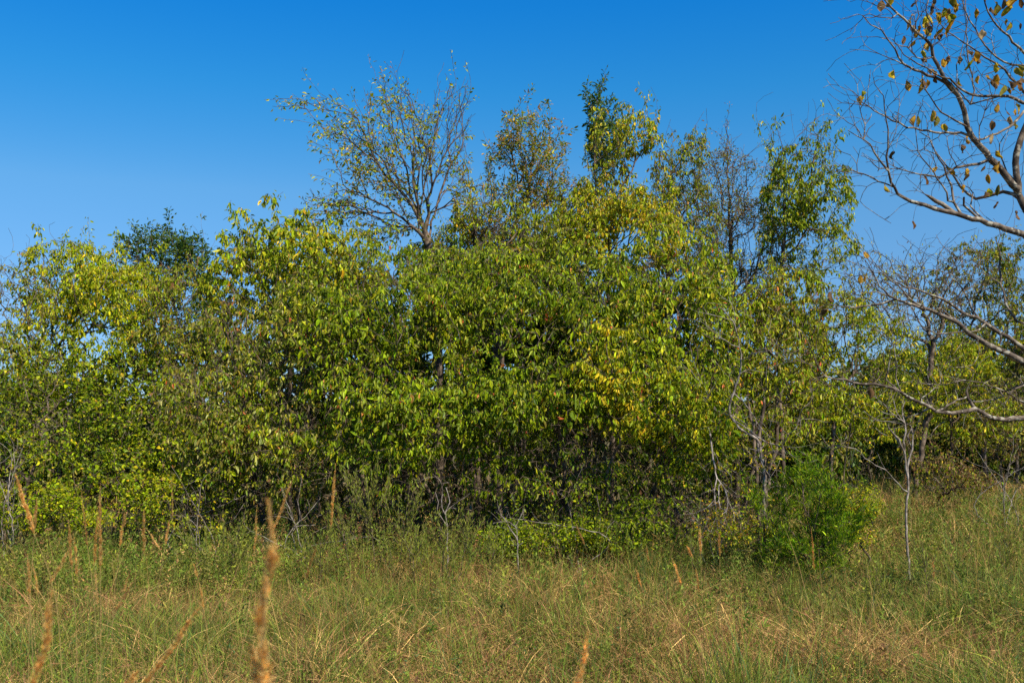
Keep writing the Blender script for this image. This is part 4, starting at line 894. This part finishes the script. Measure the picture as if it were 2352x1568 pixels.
ST = [
 (DL, (1660, 450), (1590, 1700), 1.25, 'large blurred golden seed head rising close to the camera', .0085, dict(kinks=.85, mix=(.4, .22, .3, .12))),
 (DL, (1523, 1280), (1590, 1600), 1.27, 'short blurred seed head leaning against the large golden one', .005, {}),
 (DL, (332, 1000), (195, 1700), 1.6, 'blurred orange seed head close to the camera at the bottom left', .0085, dict(kinks=.4, mix=(.45, .25, .25, .1))),
 (DL, (1255, 1062), (870, 1600), 2.3, 'straw coloured seed head slanting up right near the camera', .0075, {}),
 (DL, (855, 1480), (740, 1640), 2.2, 'dark rusty seed head just showing at the bottom edge', .006, {}),
 (DL, (92, 285), (212, 660), 3.6, 'thick gold seed head leaning left near the left edge', .013, dict(mix=(.5, .2, .25, .05))),
 (DL, (225, 440), (213, 620), 3.8, 'short upright seed head touching the thick leaning one', .008, {}),
 (DL, (420, 570), (440, 870), 3.7, 'rusty seed head right of the thick leaning one', .008, {}),
 (DL, (452, 650), (475, 920), 3.6, 'pale rusty seed head crossing its rusty neighbour', .007, {}),
 (DL, (440, 720), (298, 975), 3.3, 'straw seed head slanting up to the right at left', .0075, dict(mix=(.35, .1, .5, .05))),
 (DL, (498, 395), (538, 745), 4.2, 'thin dark red seed head behind the left group', .006, dict(mix=(.1, .6, .05, .25))),
 (DL, (612, 375), (615, 880), 3.6, 'longest gold seed head of the left group', .0085, dict(mix=(.5, .15, .3, .05))),
 (DL, (597, 540), (577, 850), 3.7, 'rusty seed head close beside the longest gold one', .007, dict(mix=(.3, .6, .05, .05))),
 (DL, (578, 830), (598, 1110), 3.2, 'pale straw seed head under the longest gold one', .006, dict(mix=(.2, .05, .7, .05))),
 (DL, (170, 780), (182, 1035), 3.2, 'brown pink seed head low at the left edge', .007, {}),
 (DL, (200, 830), (235, 1030), 3.3, 'thin rusty seed head low beside the brown pink one', .005, {}),
 (DL, (765, 520), (755, 620), 4.5, 'short amber seed tuft right of the left group', .009, {}),
 (DL, (748, 610), (735, 730), 4.3, 'short yellow seed tuft under the amber one', .008, dict(mix=(.6, .1, .3, 0))),
 (DL, (882, 500), (880, 785), 4.2, 'upright rusty seed head standing alone', .008, {}),
 (DL, (905, 630), (978, 750), 4.4, 'short straw seed head leaning left beside the lone rusty one', .006, dict(mix=(.3, .1, .6, 0))),
 (DL, (1037, 570), (1013, 720), 4.6, 'short pinkish seed head before the leafy shrub', .008, {}),
 (DL, (1050, 310), (1058, 560), 4.4, 'very thin dark seed head reaching into the shrub leaves', .005, {}),
 (DL, (1575, 480), (1558, 775), 4.2, 'narrow upright rusty seed head left of the large blurred one', .007, {}),
 (DL, (1795, 310), (1672, 640), 4.4, 'gold seed head leaning right behind the large blurred one', .009, {}),
 (DL, (2055, 225), (2025, 620), 4.6, 'tall gold seed head against the dark hollow', .009, dict(mix=(.6, .2, .15, .05))),
 (DL, (1948, 700), (1868, 940), 3.6, 'dark brown seed head leaning right below the tall gold one', .0065, dict(mix=(.1, .5, 0, .4))),
 (DL, (1180, 820), (1213, 930), 4.0, 'small faded seed head in the open grass at left', .006, {}),
 (DL, (1222, 950), (1248, 1120), 3.6, 'small golden seed head under the faded one', .006, dict(mix=(.6, .2, .2, 0))),
 (DL, (822, 930), (705, 1130), 3.2, 'brown green seed head slanting right in the lower left grass', .006, dict(mix=(.2, .3, .1, .4))),
 (DL, (790, 900), (755, 1010), 3.6, 'faint rusty seed head above the brown green slanting one', .006, {}),
 (D8, (105, 615), (110, 780), 5.2, 'wheat coloured seed head left below the young cedar', .011, dict(mix=(.3, .1, .6, 0))),
 (D8, (222, 650), (226, 790), 5.2, 'gold seed head right of the wheat coloured one', .010, dict(mix=(.6, .1, .3, 0))),
 (D8, (25, 725), (60, 800), 5.2, 'short drooping seed head left of the wheat coloured one', .011, dict(mix=(.4, .1, .5, 0))),
 (D8, (788, 620), (806, 880), 5.6, 'slender gold seed head in front of the cedar trunk', .0085, dict(mix=(.6, .3, .1, 0))),
 (D8, (80, 860), (100, 1010), 4.6, 'short rusty seed head below the wheat coloured one', .008, {}),
 (D8, (1530, 790), (1540, 930), 5.0, 'pinkish straw seed head in the right hand grass', .008, dict(mix=(.1, .2, .3, .4))),
 (D7, (1435, 850), (1490, 985), 5.8, 'brown seed head leaning left before the low dark shrub', .009, dict(mix=(.3, .3, .2, .2))),
 (D7, (1868, 985), (1882, 1090), 5.4, 'small rusty seed head right of the dark shrub', .008, {}),
 (D7, (1805, 1130), (1838, 1245), 5.0, 'amber seed head low right of the middle', .009, {}),
 (D7, (2025, 1060), (2085, 1235), 5.0, 'wheat seed head leaning left low right of the middle', .009, dict(mix=(.4, .05, .55, 0))),
 (lambda x, y: (x, y), (1352, 1448), (1325, 1600), 1.7, 'blurred tawny seed head poking up at the bottom edge right of centre', .005, {}),
]
for k, (cv, a, b, Y, lab, rad, kw) in enumerate(ST): stalk(cv, a, b, Y, lab, 400 + k, rad, leafy=Y > 2.5, **kw)

# dead twigs sticking up along the ragged edge
for k, (px, Y, h, n, lab) in enumerate([(695, 8.7, .9, 60, 'thin dead twigs standing before the left end of the dark hollow'), (1335, 8.6, .8, 50, 'thin dead twigs rising from the low dark shrub'), (1640, 8.7, .9, 70, 'dead twiggy shrub under the hanging dead branch'),
                                     (2300, 11.5, 1.2, 120, 'grey dead twiggy bush at the right edge under the shade'), (470, 9.0, 1.0, 60, 'dead twigs tangled in the shrub left of the olive tree'), (30, 9.2, 1.3, 110, 'grey tangle of dead vines at the left edge')]):
    f = foot(px, Y); rg_ = np.random.default_rng(900 + k)
    ls = [([f, f + [rg_.normal(0, .05), 0, h * .5], f + [rg_.normal(0, .15), rg_.normal(0, .1), h]], .008, .002)]
    for q in range(4): ls.append(([f + [0, 0, h * .1 * q], f + [rg_.normal(0, .15), rg_.normal(0, .12), h * (.35 + .1 * q)], f + [rg_.normal(0, .35), rg_.normal(0, .2), h * rg_.uniform(.6, 1)]], .006, .0018))
    traced('dead_shrub', lab, 'dead shrub', ls, M_DEAD, twig=around(n, .06, .4, zmin=.15), seed=900 + k, sides=5, tip=.0011)
